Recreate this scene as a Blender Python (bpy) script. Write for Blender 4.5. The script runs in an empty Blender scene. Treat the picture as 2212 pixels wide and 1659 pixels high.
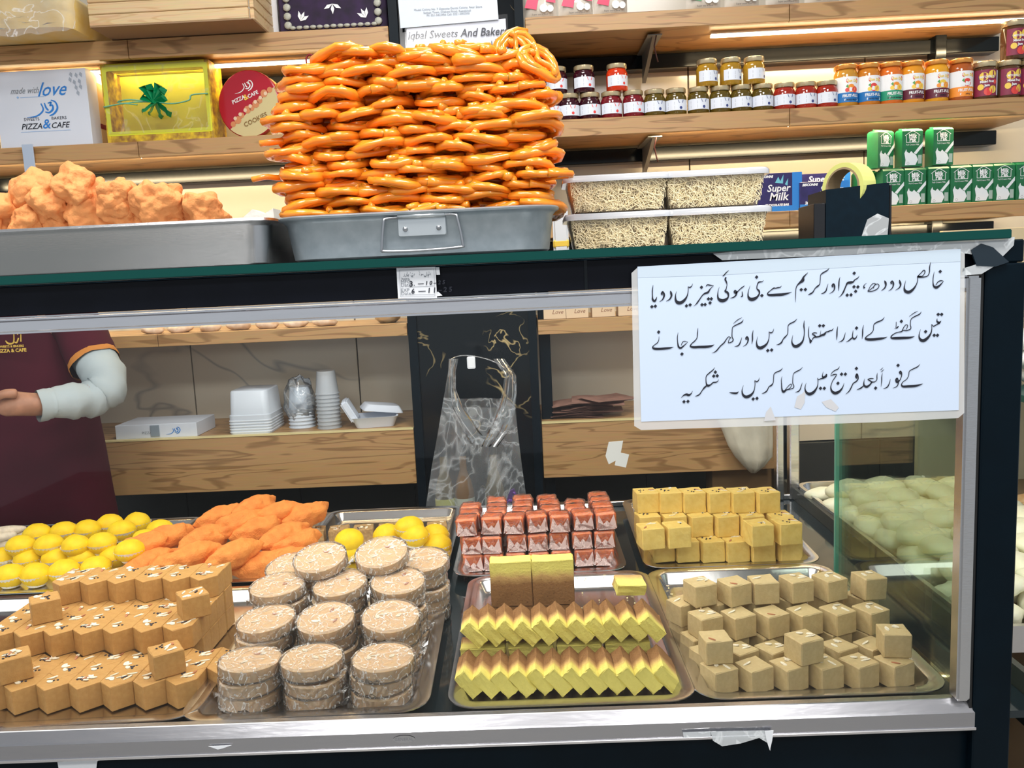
import bpy, bmesh, math, random
from mathutils import Vector, Matrix, Euler, noise
random.seed(7)
C = bpy.context.scene.collection
PI = math.pi
# ------------------------------------------------------------ camera
EYE = Vector((0, 0, 1.25))
CR = Vector((0.9988333, 0.0147931, -0.0459687)); CU = Vector((0.0436134, 0.1323385, 0.9902446)); CF = Vector((-0.0207322, 0.9910942, -0.1315389))
FPX = 1800.0
cam = bpy.data.objects.new('camera', bpy.data.cameras.new('camera')); C.objects.link(cam)
cam.data.sensor_width = 36; cam.data.lens = FPX * 36 / 2212; cam.data.clip_start = .02; cam.data.clip_end = 60
m = Matrix.Identity(4)
for i in range(3):
    m[i][0] = CR[i]; m[i][1] = CU[i]; m[i][2] = -CF[i]; m[i][3] = EYE[i]
cam.matrix_world = m
bpy.context.scene.camera = cam
sc = bpy.context.scene
sc.view_settings.view_transform = 'Standard'; sc.view_settings.look = 'None'; sc.view_settings.gamma = 1
sc.view_settings.use_curve_mapping = False; sc.view_settings.exposure = 0.22
# ------------------------------------------------------------ world and ceiling lights
w = bpy.data.worlds.new('world'); sc.world = w; w.use_nodes = True
w.node_tree.nodes['Background'].inputs[0].default_value = (.86, .93, 1, 1)
w.node_tree.nodes['Background'].inputs[1].default_value = .50
def area(name, loc, sx, sy, energy, col=(1, 1, 1), rot=(0, 0, 0)):
    l = bpy.data.lights.new(name, 'AREA'); l.shape = 'RECTANGLE'; l.size = sx; l.size_y = sy; l.energy = energy; l.color = col
    o = bpy.data.objects.new(name, l); C.objects.link(o); o.location = loc; o.rotation_euler = rot
    return o
area('ceiling_light_panel', (-.7, .35, 2.95), .6, .6, 30, (1, .98, .95))
area('ceiling_light_panel', (.7, .35, 2.95), .6, .6, 30, (1, .98, .95))
area('ceiling_light_panel', (-.7, -1.3, 2.95), .6, .6, 30, (1, .98, .95), (math.radians(25), 0, 0))
area('ceiling_light_panel', (.9, -1.3, 2.95), .6, .6, 30, (1, .98, .95), (math.radians(25), 0, 0))
area('ceiling_light_panel', (0, 1.7, 2.95), .6, .6, 16, (1, .98, .95))
area('display_case_lamp', (-.55, 1.45, 1.250), 2.1, .5, 11, (1, .96, .90))

def ray(px, py): return CR * ((px - 1106) / FPX) - CU * ((py - 829.5) / FPX) + CF
def P(px, py, Y): d = ray(px, py); return EYE + d * (Y / d.y)
def PZ(px, py, z): d = ray(px, py); return EYE + d * ((z - 1.25) / d.z)
# ------------------------------------------------------------ materials
MT = {}
def mat(name, col, rough=.5, metal=0, spec=.5, noise=None, bump=None, sss=0, emit=None, emit_col=None, coat=0, aniso=None):
    """noise=(scale, amount, colour2) ; bump=(scale, strength)"""
    if name in MT: return MT[name]
    mt = bpy.data.materials.new(name); MT[name] = mt; mt.use_nodes = True
    nt = mt.node_tree; b = nt.nodes['Principled BSDF']; N = nt.nodes.new; L = nt.links.new
    b.inputs['Base Color'].default_value = (*col, 1); b.inputs['Roughness'].default_value = rough; b.inputs['Metallic'].default_value = metal
    b.inputs['Specular IOR Level'].default_value = spec; b.inputs['Coat Weight'].default_value = coat; b.inputs['Coat Roughness'].default_value = .05
    if sss:
        b.inputs['Subsurface Weight'].default_value = sss; b.inputs['Subsurface Radius'].default_value = (1, .5, .25); b.inputs['Subsurface Scale'].default_value = .006
    if emit:
        b.inputs['Emission Color'].default_value = (*(emit_col or col), 1); b.inputs['Emission Strength'].default_value = emit
    tc = N('ShaderNodeTexCoord')
    if noise:
        n = N('ShaderNodeTexNoise'); n.inputs['Scale'].default_value = noise[0]; n.inputs['Detail'].default_value = 5; L(tc.outputs['Object'], n.inputs['Vector'])
        r = N('ShaderNodeValToRGB'); c2 = noise[2] if len(noise) > 2 else tuple(c * (1 - noise[1]) for c in col)
        r.color_ramp.elements[0].position = .5 - noise[1] / 2; r.color_ramp.elements[1].position = .5 + noise[1] / 2 + .05
        r.color_ramp.elements[0].color = (*c2, 1); r.color_ramp.elements[1].color = (*col, 1)
        L(n.outputs['Fac'], r.inputs['Fac']); L(r.outputs['Color'], b.inputs['Base Color'])
    if bump:
        n = N('ShaderNodeTexNoise'); n.inputs['Scale'].default_value = bump[0]; n.inputs['Detail'].default_value = 4
        src = tc.outputs['Object']
        if aniso:
            mp = N('ShaderNodeMapping'); mp.inputs['Scale'].default_value = aniso; L(src, mp.inputs['Vector']); src = mp.outputs['Vector']
        L(src, n.inputs['Vector']); bp = N('ShaderNodeBump'); bp.inputs['Strength'].default_value = bump[1]; bp.inputs['Distance'].default_value = .002
        L(n.outputs['Fac'], bp.inputs['Height']); L(bp.outputs['Normal'], b.inputs['Normal'])
    return mt
def wood(name, a, b_, scale=1.0, rough=.4):
    mt = mat(name, a, rough); nt = mt.node_tree; N = nt.nodes.new; L = nt.links.new; b = nt.nodes['Principled BSDF']
    tc = N('ShaderNodeTexCoord'); mp = N('ShaderNodeMapping'); mp.inputs['Scale'].default_value = (1.2 * scale, 6 * scale, 14 * scale)
    n = N('ShaderNodeTexNoise'); n.inputs['Scale'].default_value = 1.6; n.inputs['Detail'].default_value = 2; n.inputs['Distortion'].default_value = .6
    mu = N('ShaderNodeMath'); mu.operation = 'MULTIPLY'; mu.inputs[1].default_value = 34
    si = N('ShaderNodeMath'); si.operation = 'SINE'
    r = N('ShaderNodeValToRGB'); r.color_ramp.elements[0].position = .0; r.color_ramp.elements[0].color = (*b_, 1); r.color_ramp.elements[1].position = .16; r.color_ramp.elements[1].color = (*a, 1)
    ma = N('ShaderNodeMath'); ma.operation = 'MULTIPLY_ADD'; ma.inputs[1].default_value = .5; ma.inputs[2].default_value = .5
    n2 = N('ShaderNodeTexNoise'); n2.inputs['Scale'].default_value = 40; mp2 = N('ShaderNodeMapping'); mp2.inputs['Scale'].default_value = (.3, 3, 6)
    mx = N('ShaderNodeMix'); mx.data_type = 'RGBA'; mx.blend_type = 'MULTIPLY'; mx.inputs[0].default_value = .25
    L(tc.outputs['Object'], mp.inputs['Vector']); L(mp.outputs[0], n.inputs['Vector']); L(n.outputs['Fac'], mu.inputs[0]); L(mu.outputs[0], si.inputs[0])
    L(si.outputs[0], ma.inputs[0]); L(ma.outputs[0], r.inputs['Fac']); L(tc.outputs['Object'], mp2.inputs['Vector']); L(mp2.outputs[0], n2.inputs['Vector'])
    L(r.outputs['Color'], mx.inputs[6]); L(n2.outputs['Color'], mx.inputs[7]); L(mx.outputs[2], b.inputs['Base Color'])
    return mt
def veined(name, base, vein, scale, width, rough=.15, dist=1.5, spec=.5):
    mt = mat(name, base, rough, 0, spec); nt = mt.node_tree; N = nt.nodes.new; L = nt.links.new; b = nt.nodes['Principled BSDF']
    tc = N('ShaderNodeTexCoord'); n = N('ShaderNodeTexNoise'); n.inputs['Scale'].default_value = scale; n.inputs['Detail'].default_value = 3; n.inputs['Distortion'].default_value = dist
    s = N('ShaderNodeMath'); s.operation = 'SUBTRACT'; s.inputs[1].default_value = .5; ab = N('ShaderNodeMath'); ab.operation = 'ABSOLUTE'
    n2 = N('ShaderNodeTexNoise'); n2.inputs['Scale'].default_value = scale * .7
    r = N('ShaderNodeValToRGB'); r.color_ramp.elements[0].color = (1, 1, 1, 1); r.color_ramp.elements[1].position = width; r.color_ramp.elements[1].color = (0, 0, 0, 1)
    r2 = N('ShaderNodeValToRGB'); r2.color_ramp.elements[0].position = .5; r2.color_ramp.elements[1].position = .6
    mu = N('ShaderNodeMath'); mu.operation = 'MULTIPLY'; mx = N('ShaderNodeMix'); mx.data_type = 'RGBA'
    mx.inputs[6].default_value = (*base, 1); mx.inputs[7].default_value = (*vein, 1)
    L(tc.outputs['Object'], n.inputs['Vector']); L(tc.outputs['Object'], n2.inputs['Vector']); L(n.outputs['Fac'], s.inputs[0]); L(s.outputs[0], ab.inputs[0]); L(ab.outputs[0], r.inputs['Fac'])
    L(n2.outputs['Fac'], r2.inputs['Fac']); L(r.outputs['Color'], mu.inputs[0]); L(r2.outputs['Color'], mu.inputs[1]); L(mu.outputs[0], mx.inputs[0]); L(mx.outputs[2], b.inputs['Base Color'])
    return mt
def film(name, col=(1, 1, 1), clear=.8, rough=.15, crinkle=None, gloss=.5):
    """thin clear plastic: transparent mixed with a diffuse haze and a sharp gloss; crinkle=(scale, amount of white creases)"""
    mt = bpy.data.materials.new(name); MT[name] = mt; mt.use_nodes = True; nt = mt.node_tree; nt.nodes.clear(); N = nt.nodes.new; L = nt.links.new
    out = N('ShaderNodeOutputMaterial'); tr = N('ShaderNodeBsdfTransparent'); tr.inputs[0].default_value = (*col, 1)
    df = N('ShaderNodeBsdfDiffuse'); df.inputs[0].default_value = (*[min(1, c * .95) for c in col], 1)
    gl = N('ShaderNodeBsdfGlossy'); gl.inputs['Roughness'].default_value = rough
    m1 = N('ShaderNodeMixShader'); m2 = N('ShaderNodeMixShader'); fr = N('ShaderNodeFresnel'); fr.inputs[0].default_value = 1.45
    m1.inputs[0].default_value = 1 - clear
    L(tr.outputs[0], m1.inputs[1]); L(df.outputs[0], m1.inputs[2]); L(m1.outputs[0], m2.inputs[1]); L(gl.outputs[0], m2.inputs[2]); L(m2.outputs[0], out.inputs[0])
    mu = N('ShaderNodeMath'); mu.operation = 'MULTIPLY'; mu.inputs[1].default_value = gloss * 2; mu.use_clamp = True; L(fr.outputs[0], mu.inputs[0]); L(mu.outputs[0], m2.inputs[0])
    if crinkle:
        tc = N('ShaderNodeTexCoord'); n = N('ShaderNodeTexNoise'); n.inputs['Scale'].default_value = crinkle[0]; n.inputs['Detail'].default_value = 3; n.inputs['Distortion'].default_value = 2
        L(tc.outputs['Object'], n.inputs['Vector'])
        s = N('ShaderNodeMath'); s.operation = 'SUBTRACT'; s.inputs[1].default_value = .5; ab = N('ShaderNodeMath'); ab.operation = 'ABSOLUTE'
        r = N('ShaderNodeMapRange'); r.inputs['From Min'].default_value = 0; r.inputs['From Max'].default_value = .03; r.inputs['To Min'].default_value = min(1, 1 - clear + crinkle[1]); r.inputs['To Max'].default_value = 1 - clear
        L(n.outputs['Fac'], s.inputs[0]); L(s.outputs[0], ab.inputs[0]); L(ab.outputs[0], r.inputs[0]); L(r.outputs[0], m1.inputs[0])
        bp = N('ShaderNodeBump'); bp.inputs['Strength'].default_value = .8; bp.inputs['Distance'].default_value = .003; L(n.outputs['Fac'], bp.inputs['Height']); L(bp.outputs[0], gl.inputs['Normal']); L(bp.outputs[0], fr.inputs['Normal'])
    return mt
W = wood('shelf_wood', (.52, .30, .125), (.32, .17, .065))
W2 = wood('crate_wood', (.76, .55, .30), (.68, .44, .22), 1.2, .5)
CREAM = veined('cream_marble', (.62, .56, .46), (.36, .34, .31), 1.3, .012, .18)
BMAR = veined('black_marble', (.003, .005, .007), (.50, .38, .18), 5.5, .014, .14, 1.4, .25)
GREYT = mat('dark_grey_tile', (.035, .04, .042), .35)
BLK = mat('black_paint', (.001, .006, .011), .4, 0, .12, noise=(9, .3))
BLKG = mat('black_gloss', (.004, .006, .008), .12, 0, .25)
STEEL = mat('brushed_steel', (.62, .62, .63), .22, 1, bump=(60, .15), aniso=(1, 40, 40))
CHROME = mat('polished_steel', (.74, .73, .75), .24, 1, bump=(14, .35), aniso=(1, 5, 5))
RAILM = mat('rail_steel', (.46, .46, .49), .26, 1, bump=(14, .35), aniso=(1, 5, 5))
TRAYM = mat('tray_steel', (.66, .65, .66), .2, 1, bump=(25, .08))
GALV = mat('galvanised_tin', (.50, .56, .60), .42, .75, noise=(55, .5, (.36, .42, .46)), bump=(30, .2))
WIRE = mat('wire_steel', (.45, .46, .48), .3, 1)
GREEN_GL = mat('glass_edge_green', (.0, .050, .042), .15, 0, .3)
PAPER = mat('white_paper', (.60, .70, .86), .5, 0, .3)
PAPERW = mat('warm_white_paper', (.78, .80, .84), .6)
INK = mat('black_ink', (.008, .01, .02), .5)
INKG = mat('grey_ink', (.2, .22, .25), .5)
BLUEI = mat('blue_ink', (.02, .2, .6), .5)
WHITE = mat('white_print', (.85, .85, .85), .45)
PLW = mat('white_plastic', (.78, .8, .84), .35)
CLEAR = film('clear_glass', (.97, 1, .985), 1, .02, None, .5)
SIDEG = film('side_glass', (.84, .93, .86), 1, .02, None, .30)
BAG = film('clear_bag_plastic', (.96, .98, 1), .93, .14, (5, .22), .7)
WRAP = film('cling_wrap', (1, 1, 1), .93, .12, (30, .6), .7)
TUBP = film('translucent_tub', (1, 1, 1), .93, .2, None, .4)
LEDW = mat('led_strip_warm', (1, .8, .5), .5, emit=14, emit_col=(1, .78, .45))
LEDC = mat('led_strip_white', (1, 1, 1), .5, emit=9, emit_col=(1, .97, .93))
# ------------------------------------------------------------ mesh helpers
def finish(me, mt, smooth=False):
    me.materials.append(mt)
    if smooth: me.polygons.foreach_set('use_smooth', [True] * len(me.polygons))
    me.update(); return me
def fb(bm, mt, smooth=False, name='mesh'):
    me = bpy.data.meshes.new(name); bm.to_mesh(me); bm.free(); return finish(me, mt, smooth)
def pyd(v, f, mt, smooth=False):
    me = bpy.data.meshes.new('mesh'); me.from_pydata([tuple(a) for a in v], [], f); return finish(me, mt, smooth)
def box(bm, x0, x1, y0, y1, z0, z1, bev=0, seg=1):
    t = bmesh.new(); bmesh.ops.create_cube(t, size=1)
    for v in t.verts: v.co = Vector(((x0 + x1) / 2 + v.co.x * (x1 - x0), (y0 + y1) / 2 + v.co.y * (y1 - y0), (z0 + z1) / 2 + v.co.z * (z1 - z0)))
    if bev: bmesh.ops.bevel(t, geom=t.edges[:], offset=bev, segments=seg, affect='EDGES')
    me = bpy.data.meshes.new('t'); t.to_mesh(me); t.free(); bm.from_mesh(me); bpy.data.meshes.remove(me); return bm
def bx(x0, x1, y0, y1, z0, z1, mt, bev=0, seg=1, smooth=False): return fb(box(bmesh.new(), x0, x1, y0, y1, z0, z1, bev, seg), mt, smooth)
def tube_vf(path, rad, n=8, cap=True, v=None, f=None, flat=1.0):
    v = [] if v is None else v; f = [] if f is None else f; base = len(v); path = [Vector(p) for p in path]
    if not hasattr(rad, '__len__'): rad = [rad] * len(path)
    up = Vector((0, 0, 1)); prev = None
    for i, p in enumerate(path):
        t = (path[min(i + 1, len(path) - 1)] - path[max(i - 1, 0)]); t = t.normalized() if t.length > 1e-9 else Vector((1, 0, 0))
        a = prev if prev is not None else (up if abs(t.z) < .9 else Vector((1, 0, 0)))
        s = t.cross(a).normalized(); u = s.cross(t).normalized(); prev = u
        for k in range(n): an = 2 * PI * k / n; v.append(p + s * (math.cos(an) * rad[i]) + u * (math.sin(an) * rad[i] * flat))
    for i in range(len(path) - 1):
        for k in range(n): a = base + i * n + k; b = base + i * n + (k + 1) % n; f.append((a, b, b + n, a + n))
    if cap: f.append(tuple(base + k for k in reversed(range(n)))); f.append(tuple(base + (len(path) - 1) * n + k for k in range(n)))
    return v, f
def tube(path, rad, mt, n=8, cap=True, flat=1.0): v, f = tube_vf(path, rad, n, cap, flat=flat); return pyd(v, f, mt, True)
def lathe(prof, mt, n=20, smooth=True, a0=0, a1=2 * PI):
    v, f = [], []; full = abs(a1 - a0 - 2 * PI) < 1e-6; m_ = n if full else n + 1
    for r, z in prof:
        for k in range(m_): a = a0 + (a1 - a0) * k / n; v.append((r * math.cos(a), r * math.sin(a), z))
    for i in range(len(prof) - 1):
        for k in range(n): a = i * m_ + k; b = i * m_ + (k + 1) % m_; f.append((a, b, b + m_, a + m_))
    if full and prof[0][0] > 1e-6: f.append(tuple(reversed(range(n))))
    if full and prof[-1][0] > 1e-6: f.append(tuple((len(prof) - 1) * m_ + k for k in range(n)))
    me = pyd(v, f, mt, False)
    if smooth:
        bm = bmesh.new(); bm.from_mesh(me); bmesh.ops.remove_doubles(bm, verts=bm.verts, dist=1e-6); bmesh.ops.recalc_face_normals(bm, faces=bm.faces)
        for fc in bm.faces: fc.smooth = len(fc.verts) < 5
        for e in bm.edges: e.smooth = not (len(e.link_faces) == 2 and e.calc_face_angle(0) > .7)
        bm.to_mesh(me); bm.free()
    return me
def rrect(w_, d_, r, n=5):
    pts = []
    for cx, cy, a in ((w_ / 2 - r, d_ / 2 - r, 0), (-w_ / 2 + r, d_ / 2 - r, PI / 2), (-w_ / 2 + r, -d_ / 2 + r, PI), (w_ / 2 - r, -d_ / 2 + r, 1.5 * PI)):
        for k in range(n + 1): t = a + PI / 2 * k / n; pts.append((cx + r * math.cos(t), cy + r * math.sin(t)))
    return pts
def loft(rings, mt, smooth=True, cap0=True, cap1=True, sharp=.9):
    v, f = [], []; n = len(rings[0])
    for r in rings: v += r
    for i in range(len(rings) - 1):
        for k in range(n): a = i * n + k; b = i * n + (k + 1) % n; f.append((a, b, b + n, a + n))
    if cap0: f.append(tuple(reversed(range(n))))
    if cap1: f.append(tuple((len(rings) - 1) * n + k for k in range(n)))
    me = pyd(v, f, mt, smooth)
    bm = bmesh.new(); bm.from_mesh(me)
    for e in bm.edges: e.smooth = not (len(e.link_faces) == 2 and e.calc_face_angle(0) > sharp)
    bm.to_mesh(me); bm.free(); return me
def tray_mesh(w_, d_, r, h, rim, mt, n=6):
    R = []
    for ins, z in ((.012 + rim, 0), (rim + .004, h * .6), (.003, h - .003), (0, h - .0015), (.0005, h), (.003, h), (rim, h - .001), (rim + .003, h - .003), (rim + .012, .004), (rim + .02, .0015)):
        R.append([(x, y, z) for x, y in rrect(w_ - 2 * ins, d_ - 2 * ins, max(r - ins, .012), n)])
    return loft(R, mt)
def poly(pts, mt, y=0.0):    # flat print facing -Y, pts in (x, z)
    return pyd([(x, y, z) for x, z in pts], [tuple(range(len(pts)))], mt)
def polys(lst, mt, y=0.0):
    v, f = [], []
    for pts in lst: b = len(v); v += [(x, y, z) for x, z in pts]; f.append(tuple(range(b, b + len(pts))))
    return pyd(v, f, mt)
def circ(cx, cz, r, n=16, ry=None): return [(cx + r * math.cos(2 * PI * k / n), cz + (ry or r) * math.sin(2 * PI * k / n)) for k in range(n)]
def text(body, size, mt, x=0, z=0, y=0, shear=0, bold=0, align='CENTER', rot=0, sx=1):
    c = bpy.data.curves.new('t', 'FONT'); c.body = body; c.size = size; c.shear = shear; c.offset = bold; c.align_x = align; c.resolution_u = 2
    o = bpy.data.objects.new('t', c); C.objects.link(o); bpy.context.view_layer.update()
    me = bpy.data.meshes.new_from_object(o.evaluated_get(bpy.context.evaluated_depsgraph_get())); bpy.data.objects.remove(o)
    me.materials.clear()
    for v in me.vertices:
        a, b = v.co.x * sx, v.co.y; a, b = a * math.cos(rot) - b * math.sin(rot), a * math.sin(rot) + b * math.cos(rot)
        v.co = (x + a, y, z + b)
    return finish(me, mt)
def bend(me, R, off=0.0):    # wrap flat print round a jar
    for v in me.vertices: a = v.co.x / R; v.co = ((R + off) * math.sin(a), -(R + off) * math.cos(a), v.co.z)
    me.update(); return me
def catmull(pts, sub=5):
    out = []; n = len(pts)
    for i in range(n - 1):
        p = [pts[max(i - 1, 0)], pts[i], pts[i + 1], pts[min(i + 2, n - 1)]]
        for k in range(sub):
            t = k / sub
            out.append(tuple(.5 * (2 * b + (c - a) * t + (2 * a - 5 * b + 4 * c - d) * t * t + (3 * b - a - 3 * c + d) * t ** 3) for a, b, c, d in zip(*p)))
    out.append(tuple(pts[-1])); return out
def strokes_mesh(strokes, dots, dr, fn, mt):
    """pen strokes with a width at every point, drawn as ribbons; dots as the pen's diamonds; fn maps (x, y) to a 3-D point"""
    v, f = [], []
    for s in strokes:
        q = catmull([tuple(map(float, a.split(','))) for a in s.split()]); b = len(v)
        for i, (x, y, w_) in enumerate(q):
            x0, y0, _ = q[max(i - 1, 0)]; x1, y1, _ = q[min(i + 1, len(q) - 1)]; l = math.hypot(x1 - x0, y1 - y0) or 1
            nx, ny = -(y1 - y0) / l * w_ / 2, (x1 - x0) / l * w_ / 2
            v.append(fn(x + nx, y + ny)); v.append(fn(x - nx, y - ny))
        for i in range(len(q) - 1): a = b + 2 * i; f.append((a, a + 2, a + 3, a + 1))
    for d in dots.split():
        x, y = map(float, d.split(',')); b = len(v)
        for dx, dy in ((0, -1), (1, -.1), (.05, 1), (-1, .1)): v.append(fn(x + dx * dr, y + dy * dr))
        f.append((b, b + 1, b + 2, b + 3))
    return pyd(v, f, mt)
def blob(rx, ry, rz, mt, amp=.12, freq=30, sub=3, seed=0, smooth=True, z0=None):
    bm = bmesh.new(); bmesh.ops.create_icosphere(bm, subdivisions=sub, radius=1); mr = (rx + ry + rz) / 3
    for v in bm.verts:
        c = v.co.copy(); p = Vector((c.x * rx, c.y * ry, c.z * rz)); k = 1 + amp * noise.fractal(p * freq + Vector((seed * 7.3, seed, 0)), 1, 2, 3)
        v.co = p * k
        if z0 is not None: v.co.z = max(v.co.z, -z0)
    return fb(bm, mt, smooth)
def jitter_cube(w_, d_, h, mt, bev=.0016, jit=.0005, seed=0, sub=2):
    rnd = random.Random(seed); bm = bmesh.new(); box(bm, -w_ / 2, w_ / 2, -d_ / 2, d_ / 2, 0, h, bev, 1)
    bmesh.ops.subdivide_edges(bm, edges=[e for e in bm.edges if e.calc_length() > .01], cuts=sub, use_grid_fill=True)
    for v in bm.verts: v.co += Vector((rnd.uniform(-jit, jit), rnd.uniform(-jit, jit), rnd.uniform(-jit, jit)))
    return fb(bm, mt)
# ------------------------------------------------------------ object helpers
def link(name, me, parent=None, loc=(0, 0, 0), rot=(0, 0, 0), scale=None):
    o = bpy.data.objects.new(name, me); C.objects.link(o); o.parent = parent; o.location = loc; o.rotation_euler = rot
    if scale: o.scale = scale
    return o
def tag(o, label, cat, group=None, kind=None):
    o['label'] = label; o['category'] = cat
    if group: o['group'] = group
    if kind: o['kind'] = kind
    return o
def thing(name, label, cat, loc=(0, 0, 0), rot=(0, 0, 0), group=None, me=None): return tag(link(name, me, None, loc, rot), label, cat, group)
def struct(name, me, parent=None):
    o = link(name, me, parent)
    if not parent: o['kind'] = 'structure'
    return o
def spawn(spec, label, cat, loc, rot=(0, 0, 0), group=None, scale=None):
    """spec = (name, mesh or None, [(part name, mesh, loc, rot, [sub-parts])]); copies share mesh data"""
    o = thing(spec[0], label, cat, loc, rot, group, spec[1])
    if scale: o.scale = scale
    for p in spec[2]:
        c = link(p[0], p[1], o, p[2] if len(p) > 2 else (0, 0, 0), p[3] if len(p) > 3 else (0, 0, 0))
        for s in (p[4] if len(p) > 4 else ()): link(s[0], s[1], c, s[2] if len(s) > 2 else (0, 0, 0))
    return o
ORD = ['first', 'second', 'third', 'fourth', 'fifth', 'sixth', 'seventh', 'eighth', 'ninth', 'tenth', 'eleventh', 'twelfth', 'thirteenth', 'fourteenth', 'fifteenth', 'sixteenth', 'seventeenth', 'eighteenth', 'nineteenth', 'twentieth']
def nth(i, n, a='left', b='right'):
    if n == 1: return 'only'
    if i == 0: return 'leftmost' if a == 'left' else 'nearest'
    if i == n - 1: return 'rightmost' if a == 'left' else 'farthest'
    return ORD[i] + ' from ' + a
# ================================================================= ROOM
struct('floor', bx(-3.2, 3.2, -3.5, 3.3, -.05, 0, mat('floor_tile', (.36, .35, .33), .25, noise=(4, .3))))
struct('ceiling', bx(-3.2, 3.2, -3.5, 3.3, 3.0, 3.05, mat('ceiling_white', (.8, .8, .8), .8)))
wb = struct('wall_back', bx(-3.2, 3.2, 2.985, 3.1, 0, 3.0, mat('grout', (.03, .03, .03), .6)))
XR = P(1487, 200, 2.97).x
for k in range(-5, 3):
    for z0, z1 in ((.6, 1.2), (1.2, 2.4), (2.4, 3.0)):
        link('wall_tile', bx(XR + .6 * k + .0022, XR + .6 * k + .5978, 2.97, 2.986, z0 + .002, z1 - .002, CREAM, .001), wb)
for k in range(-6, 5):
    link('dark_tile', bx(XR - .18 + .42 * k + .002, XR - .18 + .42 * k + .418, 2.955, 2.986, .002, .598, GREYT, .001), wb)
pl = struct('wall_pillar', bx(-.362, .018, 2.615, 2.985, 0, 3.0, BMAR))
link('corner_strip', bx(-.372, -.345, 2.6, 2.985, 0, 3.0, BLK), pl); link('corner_strip', bx(.004, .03, 2.6, 2.985, 0, 3.0, BLK), pl)
# ================================================================= WALL SHELVES
def shelf(x0, x1, z0, z1, label, deep=.36, front=2.6, lip=None):
    o = thing('wall_shelf', label, 'shelf', ((x0 + x1) / 2, front, z0), group=None)
    hw = (x1 - x0) / 2
    link('board', bx(-hw, hw, .02, deep, (z1 - z0) * .15, z1 - z0 - .0005, W, .001), o)
    n = max(1, round((x1 - x0) / 1.0)); sw = 2 * hw / n
    for i in range(n): link('front_board', bx(-hw + i * sw + .0008, -hw + (i + 1) * sw - .0008, 0, .0195, 0, z1 - z0, W, .0012), o)
    return o
R1 = shelf(.034, 1.60, 1.952, 2.001, 'top right wooden shelf of pink and brown packets with lit strip below')
R2 = shelf(.034, 1.60, 1.651, 1.702, 'right wooden shelf holding the row of jam jars')
R3 = shelf(.034, 1.60, 1.352, 1.400, 'right wooden shelf under the green milk cartons')
L1 = shelf(-1.95, -.374, 1.944, 1.998, 'top left wooden shelf under the pine crate')
L2 = shelf(-1.95, -.374, 1.653, 1.701, 'left wooden shelf with white box, gift box and red tin')
I0L = shelf(-1.95, -.374, 1.072, 1.111, 'thin wooden shelf board seen high through the glass, left of black pillar')
I0R = shelf(.034, .75, 1.056, 1.101, 'thin wooden shelf board behind the glass under small cream boxes')
for x0, x1, lab in ((-1.95, -.374, 'deep wooden counter shelf behind the glass left of black pillar'), (.034, .765, 'deep wooden counter shelf with paper bags right of the black pillar')):
    o = thing('counter_shelf', lab, 'shelf', ((x0 + x1) / 2, 2.6, .597)); hw = (x1 - x0) / 2
    link('fascia_board', bx(-hw, hw, 0, .02, 0, .176, W, .0015), o); link('top_board', bx(-hw, hw, .0205, .37, .158, .180, W, .001), o)
    link('edge_strip', bx(-hw, hw, -.002, .0202, .1765, .181, mat('edge_tape', (.75, .62, .3), .4)), o)
# dark beams, brackets and posts under the shelves
def beam(x0, x1, z0, z1, lab): thing('support_beam', lab, 'beam', ((x0 + x1) / 2, 2.925, z0), me=bx(-(x1 - x0) / 2, (x1 - x0) / 2, -.025, .04, 0, z1 - z0, BLKG, .002))
beam(.034, 1.60, 1.905, 1.951, 'black beam along the wall under the top right shelf'); beam(.034, 1.60, 1.604, 1.650, 'black beam along the wall under the jam jar shelf')
beam(-1.95, -.374, 1.898, 1.943, 'black beam along wall under top left shelf'); beam(-1.95, -.374, 1.607, 1.652, 'black beam along wall under gift box shelf')
beam(.034, 1.60, 1.306, 1.351, 'black beam along the wall under the milk carton shelf')
GREYM = mat('grey_bracket', (.22, .24, .25), .4, .3)
def bracket(x, z, lab):
    o = thing('shelf_bracket', lab, 'bracket', (x, 2.66, z), me=pyd([(-.006, 0, 0), (.006, 0, 0), (.006, .25, 0), (-.006, .25, 0), (-.006, .02, -.006), (.006, .02, -.006), (.006, .25, -.09), (-.006, .25, -.09)], [(0, 1, 2, 3), (7, 6, 5, 4), (0, 4, 5, 1), (1, 5, 6, 2), (2, 6, 7, 3), (3, 7, 4, 0)], GREYM))
    link('top_flange', bx(-.022, .022, 0, .25, -.003, 0, GREYM), o)
    link('cable', tube([(.004, .0, -.004), (.0, .02, -.03), (.008, .03, -.06), (.012, .03, -.075)], .0022, mat('cable_dark', (.05, .01, .01), .5), 6), o)
bracket(P(1415, 80, 2.66).x, 1.951, 'grey bracket under the top right shelf'); bracket(P(1415, 300, 2.66).x, 1.650, 'grey bracket with dangling cable under jam jar shelf')
for px, py, lab in ((2027, 110, 'black upright post against the wall behind the tall jam jars'),):
    x = P(px, py, 2.9).x; thing('shelf_post', lab, 'post', (x, 2.9, 1.15), me=bx(-.018, .018, -.02, .04, 0, .9, BLKG, .002))
thing('shelf_post', 'narrow dark post right beside the black marble pillar', 'post', (.055, 2.66, .0), me=bx(-.018, .018, 0, .05, 0, 1.94, BLK, .002))
thing('shelf_post', 'black post on the wall right of the brown paper bags seen through glass', 'post', (P(1690, 1000, 2.62).x, 2.62, .0), me=bx(-.02, .02, 0, .05, 0, 1.05, BLKG, .002))
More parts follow.
